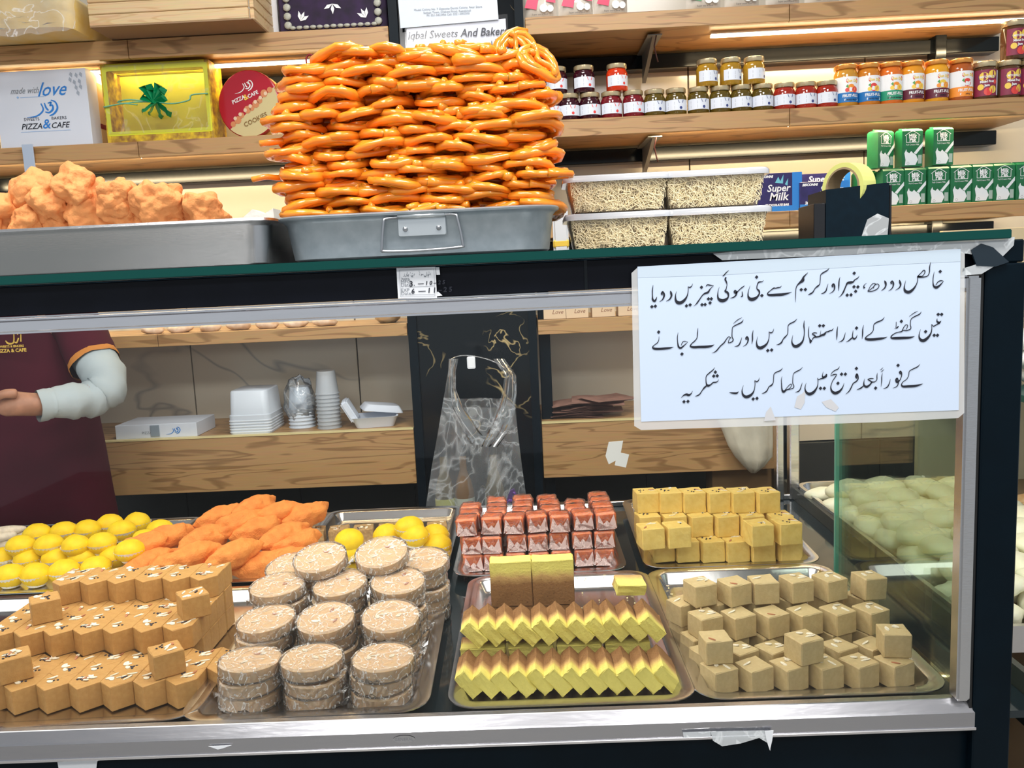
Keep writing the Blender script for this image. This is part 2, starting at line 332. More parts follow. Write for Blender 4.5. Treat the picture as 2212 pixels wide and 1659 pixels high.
# LED strips
def led(x0, x1, y, z, lab, mt=LEDW, r=.004, warm=3.6, warm_tilt=35):
    if warm: a_ = area('led_strip_lamp', ((x0 + x1) / 2, y + .012, z - .004), x1 - x0, .012, warm * (x1 - x0), (1, .80, .48), (math.radians(warm_tilt), 0, 0))
    o = thing('led_strip', lab, 'light', ((x0 + x1) / 2, y, z), me=bx(-(x1 - x0) / 2, (x1 - x0) / 2, -.006, .006, -r, r, mt)); link('channel', bx(-(x1 - x0) / 2, (x1 - x0) / 2, -.009, .009, r, r + .003, PLW), o)
led(P(1535, 62, 2.7).x, 1.56, 2.7, 1.958 - .012, 'glowing LED strip under the top right shelf')
led(-1.93, -.58, 2.7, 1.945 - .012, 'glowing warm LED strip under the top left shelf', warm=2.4)
led(.42, 1.56, 2.628, 1.6555, 'warm LED strip tucked behind the front board under jam jar shelf', LEDW, .002)
led(-1.93, -.42, 2.628, 1.6575, 'warm LED strip tucked behind the board under gift box shelf', LEDW, .002)
led(.42, 1.56, 2.628, 1.3565, 'warm LED strip tucked behind the milk carton shelf board', LEDW, .002)
# ================================================================= DISPLAY CASE
F = 1.1
case = thing('display_case', 'long dark glass-fronted sweet display case with steel framing', 'display case', (-.5, F, 0))
def cp(name, me, lab=None):
    o = link(name, me, case, (.5, -F, 0))
    if lab: o['label'] = lab
    return o
XL = -1.75
cp('cabinet', bx(XL, .643, F + .004, 2.222, .02, .596, BLK, .003)); cp('display_floor', bx(XL, .70, F + .012, 2.22, .597, .608, mat('floor_black_gloss', (.012, .02, .024), .07)))
_l = [(F - .012, .600), (F - .012, .621), (F - .010, .6235), (F + .002, .636), (F + .012, .636), (F + .012, .600)]
cp('lower_rail', pyd([(XL, y, z) for y, z in _l] + [(.594, y, z) for y, z in _l], [(i, i + 6, (i + 1) % 6 + 6, (i + 1) % 6) for i in range(6)] + [(0, 1, 2, 3, 4, 5), (11, 10, 9, 8, 7, 6)], RAILM))
cp('lower_flange', bx(XL, .596, F - .014, F + .004, .5955, .600, CHROME, .0008))
cp('upper_rail', bx(XL, .576, F - .008, F + .010, 1.2005, 1.2205, CHROME, .004, 3)); cp('upper_trim', bx(XL, .576, F - .010, F, 1.2215, 1.2235, STEEL))
cp('fascia_panel', bx(XL, .636, F - .004, F + .02, 1.224, 1.2625, mat('fascia_dark', (.004, .005, .009), .3, 0, .15, noise=(20, .2)), .001))
for px in (1265, ): x = P(px, 600, F).x; cp('panel_joint', bx(x - .002, x + .002, F - .006, F - .0035, 1.224, 1.2625, BLKG))
cp('side_upright', bx(.569, .5875, F - .012, F + .012, .637, 1.2195, STEEL, .003, 2)); cp('corner_post', bx(.592, .643, F - .012, F + .05, 0, 1.234, BLK, .002)); cp('corner_cap', bx(.588, .640, F - .012, F + .05, 1.2345, 1.2635, BLK, .002))
cp('inner_trim', bx(.5880, .5915, F - .008, F + .012, .60, 1.2345, mat('rubber_black', (.01, .01, .01), .6)))
cp('top_glass', bx(XL, .6175, 1.0805, 1.80, 1.2650, 1.2765, mat('glass_top_face', (.16, .17, .17), .1), .0008), 'thick glass countertop')
cp('green_edge', bx(XL, .6182, 1.079, 1.0830, 1.2648, 1.2765, GREEN_GL, .001, 2), 'green cut edge of the glass')
cp('front_glass', pyd([(XL, F + .001, .63), (.572, F + .001, .63), (.572, F + .001, 1.205), (XL, F + .001, 1.205)], [(0, 1, 2, 3)], CLEAR))
cp('side_glass', bx(.612, .618, F + .02, 1.66, .609, 1.262, SIDEG)); cp('side_glass_edge', bx(.611, .619, 1.658, 1.664, .609, 1.262, film('green_edge', (.3, .75, .6), .55)))
cp('rear_post', bx(.655, .675, 2.2, 2.23, .609, 1.262, CHROME, .003)); cp('rear_post', bx(.690, .716, 2.2, 2.23, .609, 1.262, CHROME, .003)); cp('rear_rail', bx(XL, .70, 2.208, 2.22, .608, .622, STEEL, .002))
cp('ceiling_panel', bx(XL, .60, 1.14, 1.80, 1.2555, 1.264, BLK)); cp('case_light', bx(XL + .1, .5, 1.125, 1.135, 1.243, 1.249, LEDC))
cp('side_step', bx(.701, .712, 1.12, 2.3, .56, .640, mat('step_grey', (.05, .055, .05), .25)))
# maker's plate embossed on the lower rail
x = P(872, 1584, F - .012).x
cp('makers_plate', pyd([(x + a, F - .0128, .6115 + b) for a, b in circ(0, 0, .0155, 20, .0055)], [tuple(range(20))], mat('plate', (.5, .5, .52), .35, 1)))
t_ = text('GENERAL', .0062, mat('plate_text', (.25, .25, .27), .4), x, .6093, F - .0132); cp('plate_lettering', t_)
# strips of clear tape, glue marks and torn paper on the case
TAPE = film('sticky_tape', (.9, .93, .95), .55, .1, (12, .3), 1); TORN = mat('torn_paper', (.75, .77, .8), .7)
def patch(pts, Y, mt, lab, name='tape_strip', cat='tape', th=.0006):
    v = [P(a, b, Y) for a, b in pts]; c = sum(v, Vector()) / len(v); n = len(v)
    vv = [p - c for p in v] + [p - c + Vector((0, th, 0)) for p in v]
    return thing(name, lab, cat, c, me=pyd(vv, [tuple(range(n)), tuple(reversed(range(n, 2 * n)))] + [(i, i + n, (i + 1) % n + n, (i + 1) % n) for i in range(n)], mt))
patch([(1540, 548), (1700, 532), (1900, 522), (2080, 512), (2192, 512), (2190, 530), (2160, 560), (2090, 548), (2000, 540), (1800, 552), (1560, 562)], F - .0145, TAPE, 'crinkled clear tape across the top right corner of case')
patch([(2098, 540), (2120, 526), (2145, 534), (2180, 566), (2150, 576), (2110, 574)], F - .0165, mat('tape_dark', (.01, .02, .03), .15), 'dark wrinkled tape lump at case corner', th=.003)
patch([(2080, 580), (2125, 566), (2150, 574), (2120, 592), (2078, 595)], F - .0155, TAPE, 'frosted bit of tape below the corner lump')
patch([(1475, 1582), (1535, 1580), (1535, 1592), (1477, 1594)], F - .0155, TAPE, 'short clear tape under lower rail')
patch([(1535, 1580), (1650, 1578), (1668, 1580), (1664, 1622), (1658, 1605), (1640, 1594), (1600, 1606), (1560, 1612), (1540, 1600)], F - .016, TAPE, 'torn tape with white tail hanging below the rail')
patch([(1652, 1579), (1671, 1578), (1668, 1600), (1663, 1621), (1656, 1600)], F - .0175, TORN, 'small white paper tail at the torn tape', 'paper_scrap', 'paper')
patch([(120, 1624), (240, 1619), (210, 1645), (205, 1680), (130, 1680)], F + .001, TORN, 'white peeled paper patch on the cabinet under left rail', 'paper_scrap', 'paper')
patch([(450, 1612), (500, 1610), (480, 1617), (470, 1619)], F - .0145, TORN, 'tiny white paper flake under rail below wrapped discs', 'paper_scrap', 'paper')
tp = patch([(1315, 955), (1346, 952), (1341, 978), (1359, 982), (1352, 1010), (1328, 1005), (1330, 995), (1315, 1003), (1308, 985)], F - .001, mat('masking_tape', (.55, .55, .5), .6), 'crossed bits of pale tape stuck on the front glass')
# ================================================================= URDU NOTICE (laminated)
SY = F - .0155
sg = thing('notice_sign', 'large white laminated notice with three lines of black Urdu script', 'sign', P(1724, 733, SY))
def sgp(name, pts, Y, mt): v = [P(a, b, Y) - sg.location for a, b in pts]; return link(name, pyd(v, [tuple(range(len(v)))], mt), sg)
sgp('laminate', [(1364, 590), (1378, 577), (2068, 537), (2084, 548), (2083, 892), (2070, 903), (1900, 912), (1385, 929), (1370, 920)], SY, film('laminate_film', (.92, .93, .93), .45, .1, None, .8))
sgp('sheet', [(1377, 576), (2075, 538), (2071, 886), (1385, 911)], SY - .0006, PAPER)
sgp('taped_band', [(1378, 577), (2075, 539), (2075, 565), (1900, 573), (1560, 594), (1379, 600)], SY - .0008, mat('band_tint', (.56, .66, .76), .3))
for q in ([(1716, 880), (1722, 856), (1733, 850), (1740, 842), (1738, 870), (1730, 884)], [(1775, 868), (1795, 862), (1812, 880), (1805, 889), (1785, 880)], [(1655, 890), (1665, 878), (1676, 908), (1650, 910)]): sgp('glue_stain', q, SY - .0010, mat('stain', (.60, .60, .62), .6))
UA = ["195,352,4 185,420,14 185,500,14 190,550,26 215,570,30 235,545,18 247,512,4", "322,490,10 312,470,24 325,445,22 342,470,26 345,500,24 330,540,18 310,562,10 280,580,4", "430,432,8 440,460,28 445,500,24 425,540,18 400,560,12 372,573,3",
"735,332,3 722,365,10 695,385,18 672,375,6 675,400,8 672,450,10 655,510,18 620,560,34 575,592,42 530,590,44 505,560,30 500,510,16 505,470,8 515,438,3", "915,374,5 935,349,14 975,354,16 1022,362,4", "1022,360,4 975,405,12 945,450,26 905,465,22 870,490,14 835,540,14 800,590,18 775,620,8 745,642,2",
"1228,153,4 1195,180,12 1160,220,14 1142,230,4", "1190,245,20 1180,275,22 1195,310,20 1203,350,8 1190,410,14 1180,435,26 1215,460,30 1222,510,18 1195,545,34 1150,565,44 1105,555,42 1080,520,22 1080,450,10 1098,378,3", "1410,440,8 1415,480,14 1410,505,18 1390,512,5",
"1442,362,8 1410,385,14 1385,405,12 1350,440,14 1325,460,26 1305,445,24 1315,425,16 1335,450,20 1325,490,20 1290,520,14 1245,532,3", "1703,285,3 1685,305,10 1640,312,18 1618,345,12 1612,400,14 1640,430,24 1645,470,18 1610,520,30 1560,545,46 1515,540,42 1492,500,20 1495,440,10 1520,360,3",
"1948,362,3 1930,382,12 1895,388,16 1870,395,12 1840,395,18 1800,425,10 1765,455,14 1760,480,20 1800,488,32 1880,485,34 1960,480,34 2030,465,20 2088,448,3"]
DA = "178,647 225,640 650,635 700,622 855,382 950,540 990,540 972,595 862,620 905,617 1608,243 1680,495"
UB = ["287,245,4 255,275,14 225,310,24 215,350,44 180,380,28 140,420,14 122,470,10 118,540,10 116,600,7 117,652,2", "578,182,3 550,215,14 490,250,16 460,280,10 455,340,10 448,400,10 420,430,20 385,460,12 355,510,16 320,535,18 285,548,3", "563,398,3 548,440,10 535,490,16 505,520,16 465,536,3",
"625,445,16 618,420,20 635,400,18 648,425,24 648,470,16 625,505,12 578,535,3", "725,303,3 712,360,14 708,430,16 705,497,3", "987,290,3 965,320,12 925,345,14 905,370,20 870,380,36 825,390,26 800,440,16 770,510,20 740,555,10 703,585,2", "1090,388,3 1060,410,8 1048,435,14 1060,458,30",
"1105,500,8 1140,475,10 1190,430,10 1205,395,10 1175,395,10 1140,430,8 1120,470,8 1105,500,8 1160,500,12 1230,470,12 1258,425,10 1235,400,10 1195,420,10 1180,460,8", "1330,355,8 1345,380,28 1350,420,20 1330,460,16 1285,495,3", "1430,400,16 1420,380,20 1438,360,16 1452,390,24 1450,430,16 1425,470,12 1383,497,3",
"1535,345,8 1545,380,28 1552,415,20 1530,455,14 1478,488,3", "1962,100,3 1948,170,14 1945,240,12 1920,290,12 1870,305,14 1820,305,22 1785,300,14 1830,250,10 1870,212,14 1885,240,12 1850,290,10 1800,300,20 1782,300,10 1785,350,10 1765,410,14 1725,470,28 1670,510,40 1620,500,38 1602,460,20 1608,410,10 1622,352,3",
"2013,232,3 1998,300,10 1995,380,12 2005,430,24 2040,448,34 2085,420,22 2140,362,4", "2140,362,3 2100,355,14 2060,375,12 2030,420,8"]
DB = "195,478 252,475 918,253 915,438 968,440 938,500 822,552 875,548 2092,230"
UC = ["213,358,3 208,410,8 190,445,12 150,475,10 125,505,16 150,525,30 220,528,30 300,522,30 360,515,22 413,502,3", "473,305,3 463,370,10 467,440,12 480,500,24 510,515,24 545,490,16 605,435,4", "605,433,3 565,425,10 535,435,10 515,480,8",
"745,240,3 738,310,12 730,380,10 695,425,14 660,455,12 640,490,18 680,505,30 760,502,32 850,500,34 920,490,26 967,470,3", "1347,100,3 1290,130,10 1228,183,4", "1363,127,3 1340,165,16 1260,205,14 1218,235,10 1210,300,10 1210,365,12 1225,400,14 1210,430,14 1160,445,10 1170,400,8 1190,375,10 1160,365,10 1130,400,12 1100,445,16 1050,490,14 1000,550,16 965,575,8 930,585,2",
"1342,370,3 1332,410,10 1315,455,16 1290,485,16 1242,497,3", "1405,405,16 1400,380,20 1415,362,16 1428,390,24 1425,430,16 1400,470,12 1358,497,3", "1500,270,3 1488,330,14 1488,400,16 1480,462,3", "1780,252,3 1765,295,12 1735,308,16 1713,295,6 1718,330,8 1712,390,10 1690,450,20 1650,490,34 1600,515,42 1560,500,34 1545,455,18 1548,410,8 1558,360,3",
"2098,117,3 2060,155,14 2000,185,14 1975,215,10 1972,280,10 1965,330,10 1930,370,18 1905,400,12 1885,440,20 1850,465,14 1813,475,3", "2197,140,4 2190,210,16 2197,280,12 2193,350,12 2170,430,24 2110,485,40 2060,490,38 2030,450,20 2028,400,10 2040,340,3"]
DC = "207,298 525,598 1697,550 1750,543"
UD = ["303,345,3 295,400,10 297,480,12 310,520,12 328,555,44 335,562,36", "345,530,12 365,500,14 400,492,18 440,485,20 475,468,26 510,455,30 535,425,14 560,420,16 590,405,16 615,400,14 637,372,3", "412,440,8 375,435,14 345,450,10 375,470,18 400,492,12", "450,475,8 458,440,6 462,405,3",
"695,345,3 685,400,14 682,470,16 678,535,3", "800,430,3 788,470,10 775,515,16 750,545,14 703,565,3", "960,462,3 945,500,14 915,518,22 895,490,14 898,440,10 905,400,3", "895,500,12 870,520,18 840,545,12 805,562,3", "1047,328,3 1035,390,14 1033,450,16 1025,520,3",
"1332,218,3 1300,260,14 1220,295,16 1185,330,10 1178,400,10 1145,445,12 1100,475,12 1070,510,18 1100,525,32 1180,525,34 1270,515,32 1330,505,18 1370,490,3", "1790,138,3 1735,165,10 1668,213,4", "1835,145,3 1810,180,14 1740,215,14 1695,250,10 1685,320,10 1692,355,12 1685,385,12 1630,405,14 1590,400,14 1560,420,16 1530,425,12 1480,440,12 1430,475,14 1425,505,20 1480,508,34 1580,505,34 1680,500,26 1745,483,3",
"1625,390,8 1650,340,10 1625,325,10 1595,360,10 1575,400,12", "1492,285,8 1492,330,8 1490,370,8 1522,345,10 1505,370,8 1465,378,4", "2050,238,3 2050,280,20 2080,295,26 2107,270,3", "2085,300,20 2040,325,14 2000,345,14 1975,320,6 1978,380,10 1965,440,18 1925,500,32 1870,540,42 1825,530,36 1805,490,18 1808,440,10 1825,388,3"]
DD = "447,338 497,338 950,370 1562,278 2065,183 2112,183 1893,418 2010,468 2055,468"
UE = ["352,565,3 330,610,14 290,635,36 250,625,34 205,640,18 162,683,3", "717,178,3 690,220,14 630,270,18 580,320,14 572,380,12 580,450,20 605,480,40 650,465,20 690,430,20 730,425,18 765,410,12 782,375,3", "585,480,20 545,515,26 510,560,14 470,620,18 430,645,16 388,657,3", "955,593,6 1000,600,22 1050,605,30 1085,600,26 1110,578,5",
"1453,347,3 1438,395,14 1405,415,20 1375,398,8 1382,450,10 1372,530,12 1345,600,26 1290,650,44 1230,665,46 1185,635,34 1168,580,18 1172,530,10 1190,473,3", "1838,187,3 1800,230,16 1730,260,16 1695,290,12 1687,350,12 1680,430,12 1650,475,24 1610,500,14 1580,560,18 1540,595,18 1490,613,3",
"2168,173,3 2120,220,14 2060,250,16 2015,285,10 2005,350,10 2003,440,12 2020,480,14 2010,520,14 1950,540,14 1900,550,20 1850,580,40 1825,540,22 1818,450,14 1815,380,10 1828,325,3", "1870,560,10 1910,510,10 1960,460,12 1985,465,10 1965,510,10 1920,545,10", "2160,430,3 2145,480,12 2125,540,16 2095,575,18 2040,592,3"]
DE = "210,745 275,740 727,257 700,322 758,318 1350,700 1413,690"
UF = ["500,365,20 490,400,36 455,420,34 430,395,14 448,325,3", "455,430,24 400,445,16 365,460,12 352,430,8 358,480,10 355,540,12 335,600,24 280,670,44 215,695,48 165,665,34 145,610,18 150,560,10 167,510,3", "715,240,3 690,280,14 630,310,14 585,350,10 570,400,6", "570,395,6 620,375,18 668,372,10 640,420,14 600,480,12 578,540,12 570,590,18 590,650,34 640,680,48 700,660,40 750,610,24 775,560,12 790,512,3",
"1000,440,14 985,410,30 1000,365,24 1015,400,24 1018,450,18 985,490,20 940,520,16 905,590,18 870,650,16 812,700,3", "1338,345,3 1330,400,14 1328,460,12 1290,495,14 1250,500,20 1215,540,24 1165,575,36 1120,555,30 1115,500,14 1130,440,3", "1275,440,10 1225,440,16 1180,455,12 1215,475,18 1250,500,20", "1110,560,14 1060,600,22 995,627,3",
"1422,345,3 1410,410,14 1408,480,14 1397,577,3", "1433,257,3 1405,285,10 1377,303,3", "1450,287,3 1420,315,10 1392,335,3", "1552,445,3 1540,500,12 1515,560,18 1485,590,16 1430,607,3", "1720,370,14 1705,340,26 1720,318,18 1735,350,22 1735,400,14 1705,470,16 1660,500,30 1645,460,28 1665,435,20 1680,480,20 1680,530,16 1650,575,14 1590,600,3",
"2040,200,3 2000,245,16 1920,285,16 1865,320,12 1852,390,12 1820,450,12 1760,495,12 1735,540,18 1760,570,32 1850,568,38 1950,562,38 2030,545,24 2090,525,3"]
DF = "400,600 463,600 747,367 810,367 688,517 992,273 1308,597 1678,222"
for st, dt, ox, oy, s, dr in ((UA, DA, 1380, 560, 6.32, 25), (UB, DB, 1700, 550, 6.32, 25), (UC, DC, 1390, 670, 6.32, 25), (UD, DD, 1700, 650, 6.32, 25), (UE, DE, 1450, 770, 7.628, 30), (UF, DF, 1720, 760, 7.628, 30)):
    link('lettering', strokes_mesh(st, dt, dr, lambda x, y: P(ox + x / s, oy + y / s, SY - .0012) - sg.location, INK), sg)
# date sticker on the fascia
SY2 = F - .0112
st_ = thing('date_sticker', 'small white price sticker with handwritten dates on the fascia', 'sticker', P(900, 612, SY2))
def stp(name, pts, Y, mt): v = [P(840 + a / 13.825, 550 + b / 13.825, Y) - st_.location for a, b in pts]; return link(name, pyd(v, [tuple(range(len(v)))], mt), st_)
stp('sheet', [(225, 400), (1390, 365), (1440, 1300), (275, 1315)], SY2, PAPERW); stp('backing_scrap', [(1400, 380), (1505, 378), (1530, 600), (1420, 605)], SY2 + .0005, PAPERW)
stp('backing_scrap', [(1440, 1110), (1480, 1110), (1600, 1220), (1430, 1245)], SY2 + .0005, PAPERW)
fs = lambda x, y: P(840 + x / 13.825, 550 + y / 13.825, SY2 - .0006) - st_.location
link('border_lines', strokes_mesh(["315,462,7 1345,430,7", "315,462,7 350,1262,7", "1345,430,7 1378,1235,7", "350,1262,7 1378,1235,7", "610,965,9 1350,935,9", "625,1200,9 1355,1185,9"], "", 1, fs, INKG), st_)
link('shop_lettering', strokes_mesh(["1250,550,8 1250,610,12", "1215,575,20 1190,600,22 1165,640,16 1160,590,8 1170,560,4", "1130,510,8 1125,590,12 1100,650,26 1060,650,24 1050,610,8", "1035,590,8 1000,600,16 975,590,20 965,640,10", "930,600,16 905,600,12", "760,560,10 760,620,12", "730,600,12 700,640,22 660,640,14 665,600,8", "600,590,16 560,630,20 540,590,10 550,520,6 520,640,10 480,660,10", "465,600,10 470,630,12 430,660,8"], "1215,520 1185,520 1170,665 905,495 920,545 700,560 640,545 590,640 570,650 462,578 715,665 690,665", 12, fs, INKG), st_)
def st_text(b, x, y, s, mt, bold=0, sh=0):
    p = P(840 + x / 13.825, 550 + y / 13.825, SY2 - .0007) - st_.location
    link('lettering', text(b, s, mt, p.x, p.z, p.y, sh, bold, 'LEFT', .005), st_)
for b, x, y, s in (('Items', 370, 762, .0048), ('MFG', 355, 868, .0066), ('Date', 360, 962, .0066), ('EXP', 360, 1115, .0066), ('Date', 365, 1215, .0066)): st_text(b, x, y, s, INKG)
st_text('3', 610, 955, .0105, INK, .0002); st_text('.  — 1 0 – 2 5', 740, 925, .0072, INK, .0002, .2); st_text('6  — 1 1 – 2 5', 665, 1165, .0090, INK, .0002, .15)
# ================================================================= TRAYS IN THE CASE
TR = tray_mesh(.368, .53, .045, .024, .020, TRAYM)
ZT = .612
def tray(cx, cy, rz, lab, z=.6085): return thing('serving_tray', lab, 'tray', (cx, cy, z), (0, 0, rz), 'steel trays of sweets in the display case', TR)
tray(-.70, 1.385, .03, 'steel tray under the brown nut fudge cubes, front row'); tray(-.355, 1.385, .02, 'steel tray under the plastic-wrapped round discs, front row')
tray(.042, 1.392, 0, 'steel tray under the yellow and brown porous slabs, front row'); tray(.405, 1.392, .0, 'steel tray under beige almond-topped cubes, front row right')
tray(.412, 1.925, -.02, 'steel tray under the yellow fudge cubes, back row right'); tray(.005, 1.925, .0, 'steel tray under the orange-red wrapped cubes, back row')
tray(-.375, 1.935, .0, 'steel tray of nut squares and yellow balls behind wrapped discs'); tray(-1.07, 1.925, .0, 'steel tray under yellow balls in paper cups, back row')
tray(-.735, 1.94, .02, 'steel tray under the orange fried logs, back row'); tray(-1.47, 1.90, .0, 'steel tray of pale finger sweets at far left, back row'); tray(-1.09, 1.385, 0, 'steel tray at the far left front, mostly outside view')
# ------------------------------------------------------------- toppings
ALM = mat('almond_sliver', (.95, .86, .68), .5, noise=(300, .3)); ALS = mat('almond_skin', (.45, .17, .08), .5); RAI = mat('raisin', (.02, .014, .03), .4)
def sliver(l, w_, mt, seed=0):
    rnd = random.Random(seed); n = 10
    top = [(l / 2 * math.cos(2 * PI * k / n), w_ / 2 * math.sin(2 * PI * k / n) * (1 + .2 * rnd.random()), .0009) for k in range(n)]
    return loft([[(x, y, -.0002) for x, y, z in top], top], mt, False)
SL = [sliver(.0135, .0055, ALM, 1), sliver(.016, .0036, ALM, 2), sliver(.011, .0065, ALM, 3), sliver(.013, .0036, ALS, 4)]
RS = blob(.0024, .0019, .0013, RAI, .2, 400, 1)
def cube_specs(name, mt, w_, h, kinds, seed0, jit=.0005):
    out = []
    for k in range(kinds):
        rnd = random.Random(seed0 + k); me = jitter_cube(w_, w_, h, mt, .0015, jit, seed0 + k); parts = []
        na, nr = TOP[name][0](rnd), TOP[name][1](rnd)
        for i in range(na): parts.append(('almond_sliver', SL[rnd.randrange(4) if rnd.random() < .75 else 1], (rnd.uniform(-.3, .3) * w_, rnd.uniform(-.3, .3) * w_, h + .0003), (rnd.uniform(-.15, .15), rnd.uniform(-.15, .15), rnd.uniform(0, PI))))
        cx, cy = rnd.uniform(-.2, .2) * w_, rnd.uniform(-.2, .2) * w_
        for i in range(nr): parts.append(('raisin', RS, (cx + rnd.uniform(-.18, .18) * w_, cy + rnd.uniform(-.18, .18) * w_, h + .0006), (0, 0, rnd.uniform(0, PI))))
        out.append((name, me, parts))
    return out
TOP = {'brown_fudge_cube': (lambda r: r.randint(3, 6), lambda r: r.choice([0, 2, 4, 6])), 'beige_fudge_cube': (lambda r: r.choice([1, 1, 2, 2, 3]), lambda r: 0), 'yellow_fudge_cube': (lambda r: r.randint(1, 4), lambda r: r.choice([0, 1, 4, 6])), 'nut_square': (lambda r: 5, lambda r: 4)}
BROWN = mat('brown_fudge', (.54, .30, .095), .6, 0, .3, (130, .4, (.46, .24, .07)), (500, .25), .15)
BEIGE = mat('beige_fudge', (.58, .445, .225), .6, 0, .4, (150, .3, (.52, .39, .19)), (500, .2), .15)
YEL = mat('yellow_fudge', (.84, .62, .19), .55, 0, .4, (90, .4, (.76, .52, .13)), (300, .3), .15)
NUT = mat('nut_square_mix', (.62, .42, .19), .7, 0, .3, (160, .8, (.25, .13, .05)), (300, .6), .1)
brown = cube_specs('brown_fudge_cube', BROWN, .046, .039, 6, 10); beige = cube_specs('beige_fudge_cube', BEIGE, .0415, .037, 6, 30); yell = cube_specs('yellow_fudge_cube', YEL, .049, .046, 7, 50, .0007); nuts = cube_specs('nut_square', NUT, .048, .036, 3, 70, .001)
def lay(specs, kind, cat, grp, rows, rnd):
    """rows: (phrase, [(x, y)], z, rz, row-name used in the labels)"""
    for phrase, pts, z, rz in rows:
        n = len(pts)
        for i, (x, y) in enumerate(pts):
            spawn(rnd.choice(specs), f'{kind}, {nth(i, n)} in {phrase}', cat, (x, y, z), (0, 0, rz + (rnd.uniform(-.05, .05) if rz else 0)), grp)
def lin(x0, x1, y0, y1, n): return [(x0 + (x1 - x0) * i / max(1, n - 1), y0 + (y1 - y0) * i / max(1, n - 1)) for i in range(n)]
# brown fudge: three levels of zigzag rows and four loose cubes on top
def chevron(spec, k):
    rnd = random.Random(90 + k); p = .0252; h = .039; F_ = [(-p, -.014), (0, -.036), (p, -.014), (p, .023), (0, .001), (-p, .023)]
    bm = bmesh.new(); bt = [bm.verts.new((x, y, 0)) for x, y in F_]; tp_ = [bm.verts.new((x, y, h)) for x, y in F_]
    bm.faces.new(bt[::-1]); bm.faces.new(tp_)
    for i in range(6): j = (i + 1) % 6; bm.faces.new((bt[i], bt[j], tp_[j], tp_[i]))
    bmesh.ops.bevel(bm, geom=bm.edges[:], offset=.0010, segments=1, affect='EDGES')
    for v in bm.verts: v.co += Vector((rnd.uniform(-.0004, .0004), rnd.uniform(-.0006, .0006), rnd.uniform(-.0004, .0004)))
    me = fb(bm, BROWN); parts = []
    for q in spec[2]: parts.append((q[0], q[1], (q[2][0] * 1.1, q[2][1] * .6 - .004 + abs(q[2][0]) * .5, h + .0004), q[3]))
    return ('brown_fudge_piece', me, parts)
chev = [chevron(c_, k) for k, c_ in enumerate(brown)]
rn = random.Random(3); G = 'brown nut fudge pieces on the left front tray'
def pxrow(pxs, y, z, off): 
    out = []
    for px, py in pxs: p = PZ(px, py, z); out.append((p.x, p.y + off))
    return out
z1, z2, z3 = ZT, ZT + .0393, ZT + .0786
def br(px0, py, z, n, off=0.0, i0=0): p = PZ(px0, py, z); return [(p.x + .0508 * i, p.y + .034 + off + .036 * 0) for i in range(i0, n)]
f1 = br(-38, 1547, z1, 7); f2 = br(-14, 1425, z2, 7); f3 = br(134, 1309, z3, 6)
def behind(l, k, x0=None): return [(x, y + .0368 * k) for x, y in l if x0 is None or x > x0]
rowsB = [('the front bottom row of the brown pile', f1, z1, 0), ('the second bottom row of brown pile', behind(f1, 1) + [(f1[-1][0] + .0508, f1[0][1] + .0368)], z1, 0), ('the bottom row under the middle zigzag', behind(f1, 2) + [(f1[-1][0] + .0508, f1[0][1] + .0736)], z1, 0),
 ('the bottom right steps, third row', behind(f2, 1, -.68), z1, 0), ('the bottom right steps, fourth row', behind(f2, 2, -.68), z1, 0), ('the bottom right steps, fifth row', behind(f2, 3, -.68), z1, 0), ('the bottom right steps, sixth row', behind(f2, 4.2, -.68), z1, 0),
 ('the middle level zigzag row, facing front', f2, z2, 0), ('the middle level second row of brown pile', behind(f2, 1), z2, 0), ('the middle level third row of brown pile', behind(f2, 2), z2, 0), ('the middle level fourth row', behind(f2, 3), z2, 0), ('the middle level rear row', behind(f2, 4.2), z2, 0),
 ('the top back zigzag row of brown pile', f3, z3, 0), ('the very back top row of brown pile', behind(f3, 1)[:5] + [(f3[-1][0], f3[0][1] + .037)], z3, 0)]
lay(chev, 'brown nut fudge piece', 'sweet', G, rowsB, rn)
for (px, py), z, ph, k in (((345, 1470), z2, 'alone above the front row near the right end, raisins on top', 3), ((10, 1482), z2, 'alone above the front row at left edge of photo', 1), ((80, 1352), z3, 'alone on the middle level at the left', 0), ((405, 1342), z3, 'alone on the middle level at the right', 2)):
    p = PZ(px, py, z); spawn(brown[k], 'single brown nut cube ' + ph, 'sweet', (p.x, p.y + .03, z), (0, 0, .62), G)
# beige almond cubes
rn = random.Random(5); G = 'beige almond cubes on the right front tray'
xa = lambda a, b, n: [(a + (b - a) * i / (n - 1)) for i in range(n)]
z2, z3 = ZT + .0373, ZT + .0746
rows = [('the front bottom row of the beige pile', [(x, 1.197) for x in xa(.268, .530, 6)], z1, .42), ('the second bottom row of beige pile', [(x, 1.252) for x in xa(.262, .520, 6)], z1, .5), ('the third bottom row of the beige pile', [(x, 1.307) for x in xa(.258, .535, 6)], z1, .42), ('the fourth bottom row of beige pile', [(x, 1.365) for x in xa(.25, .545, 6)], z1, .42),
 ('the middle level row of the beige pile', [(x, 1.302) for x in xa(.270, .538, 6)], z2, .42), ('the middle level back row of beige pile', [(x, 1.360) for x in xa(.245, .545, 6)], z2, .55)]
lay(beige, 'beige almond cube', 'sweet', G, rows, rn)
for i, (px, py, rz) in enumerate(((1517, 1310, .35), (1592, 1309, .38), (1655, 1305, .08), (1727, 1302, .30), (1800, 1299, .38), (1884, 1296, .25))):
    p = PZ(px, py, z3); spawn(beige[i], f'beige cube with almond slivers, {nth(i, 6)} in the spaced top back row', 'sweet', (p.x, p.y + .018, z3), (0, .06 if i == 5 else 0, rz), G)
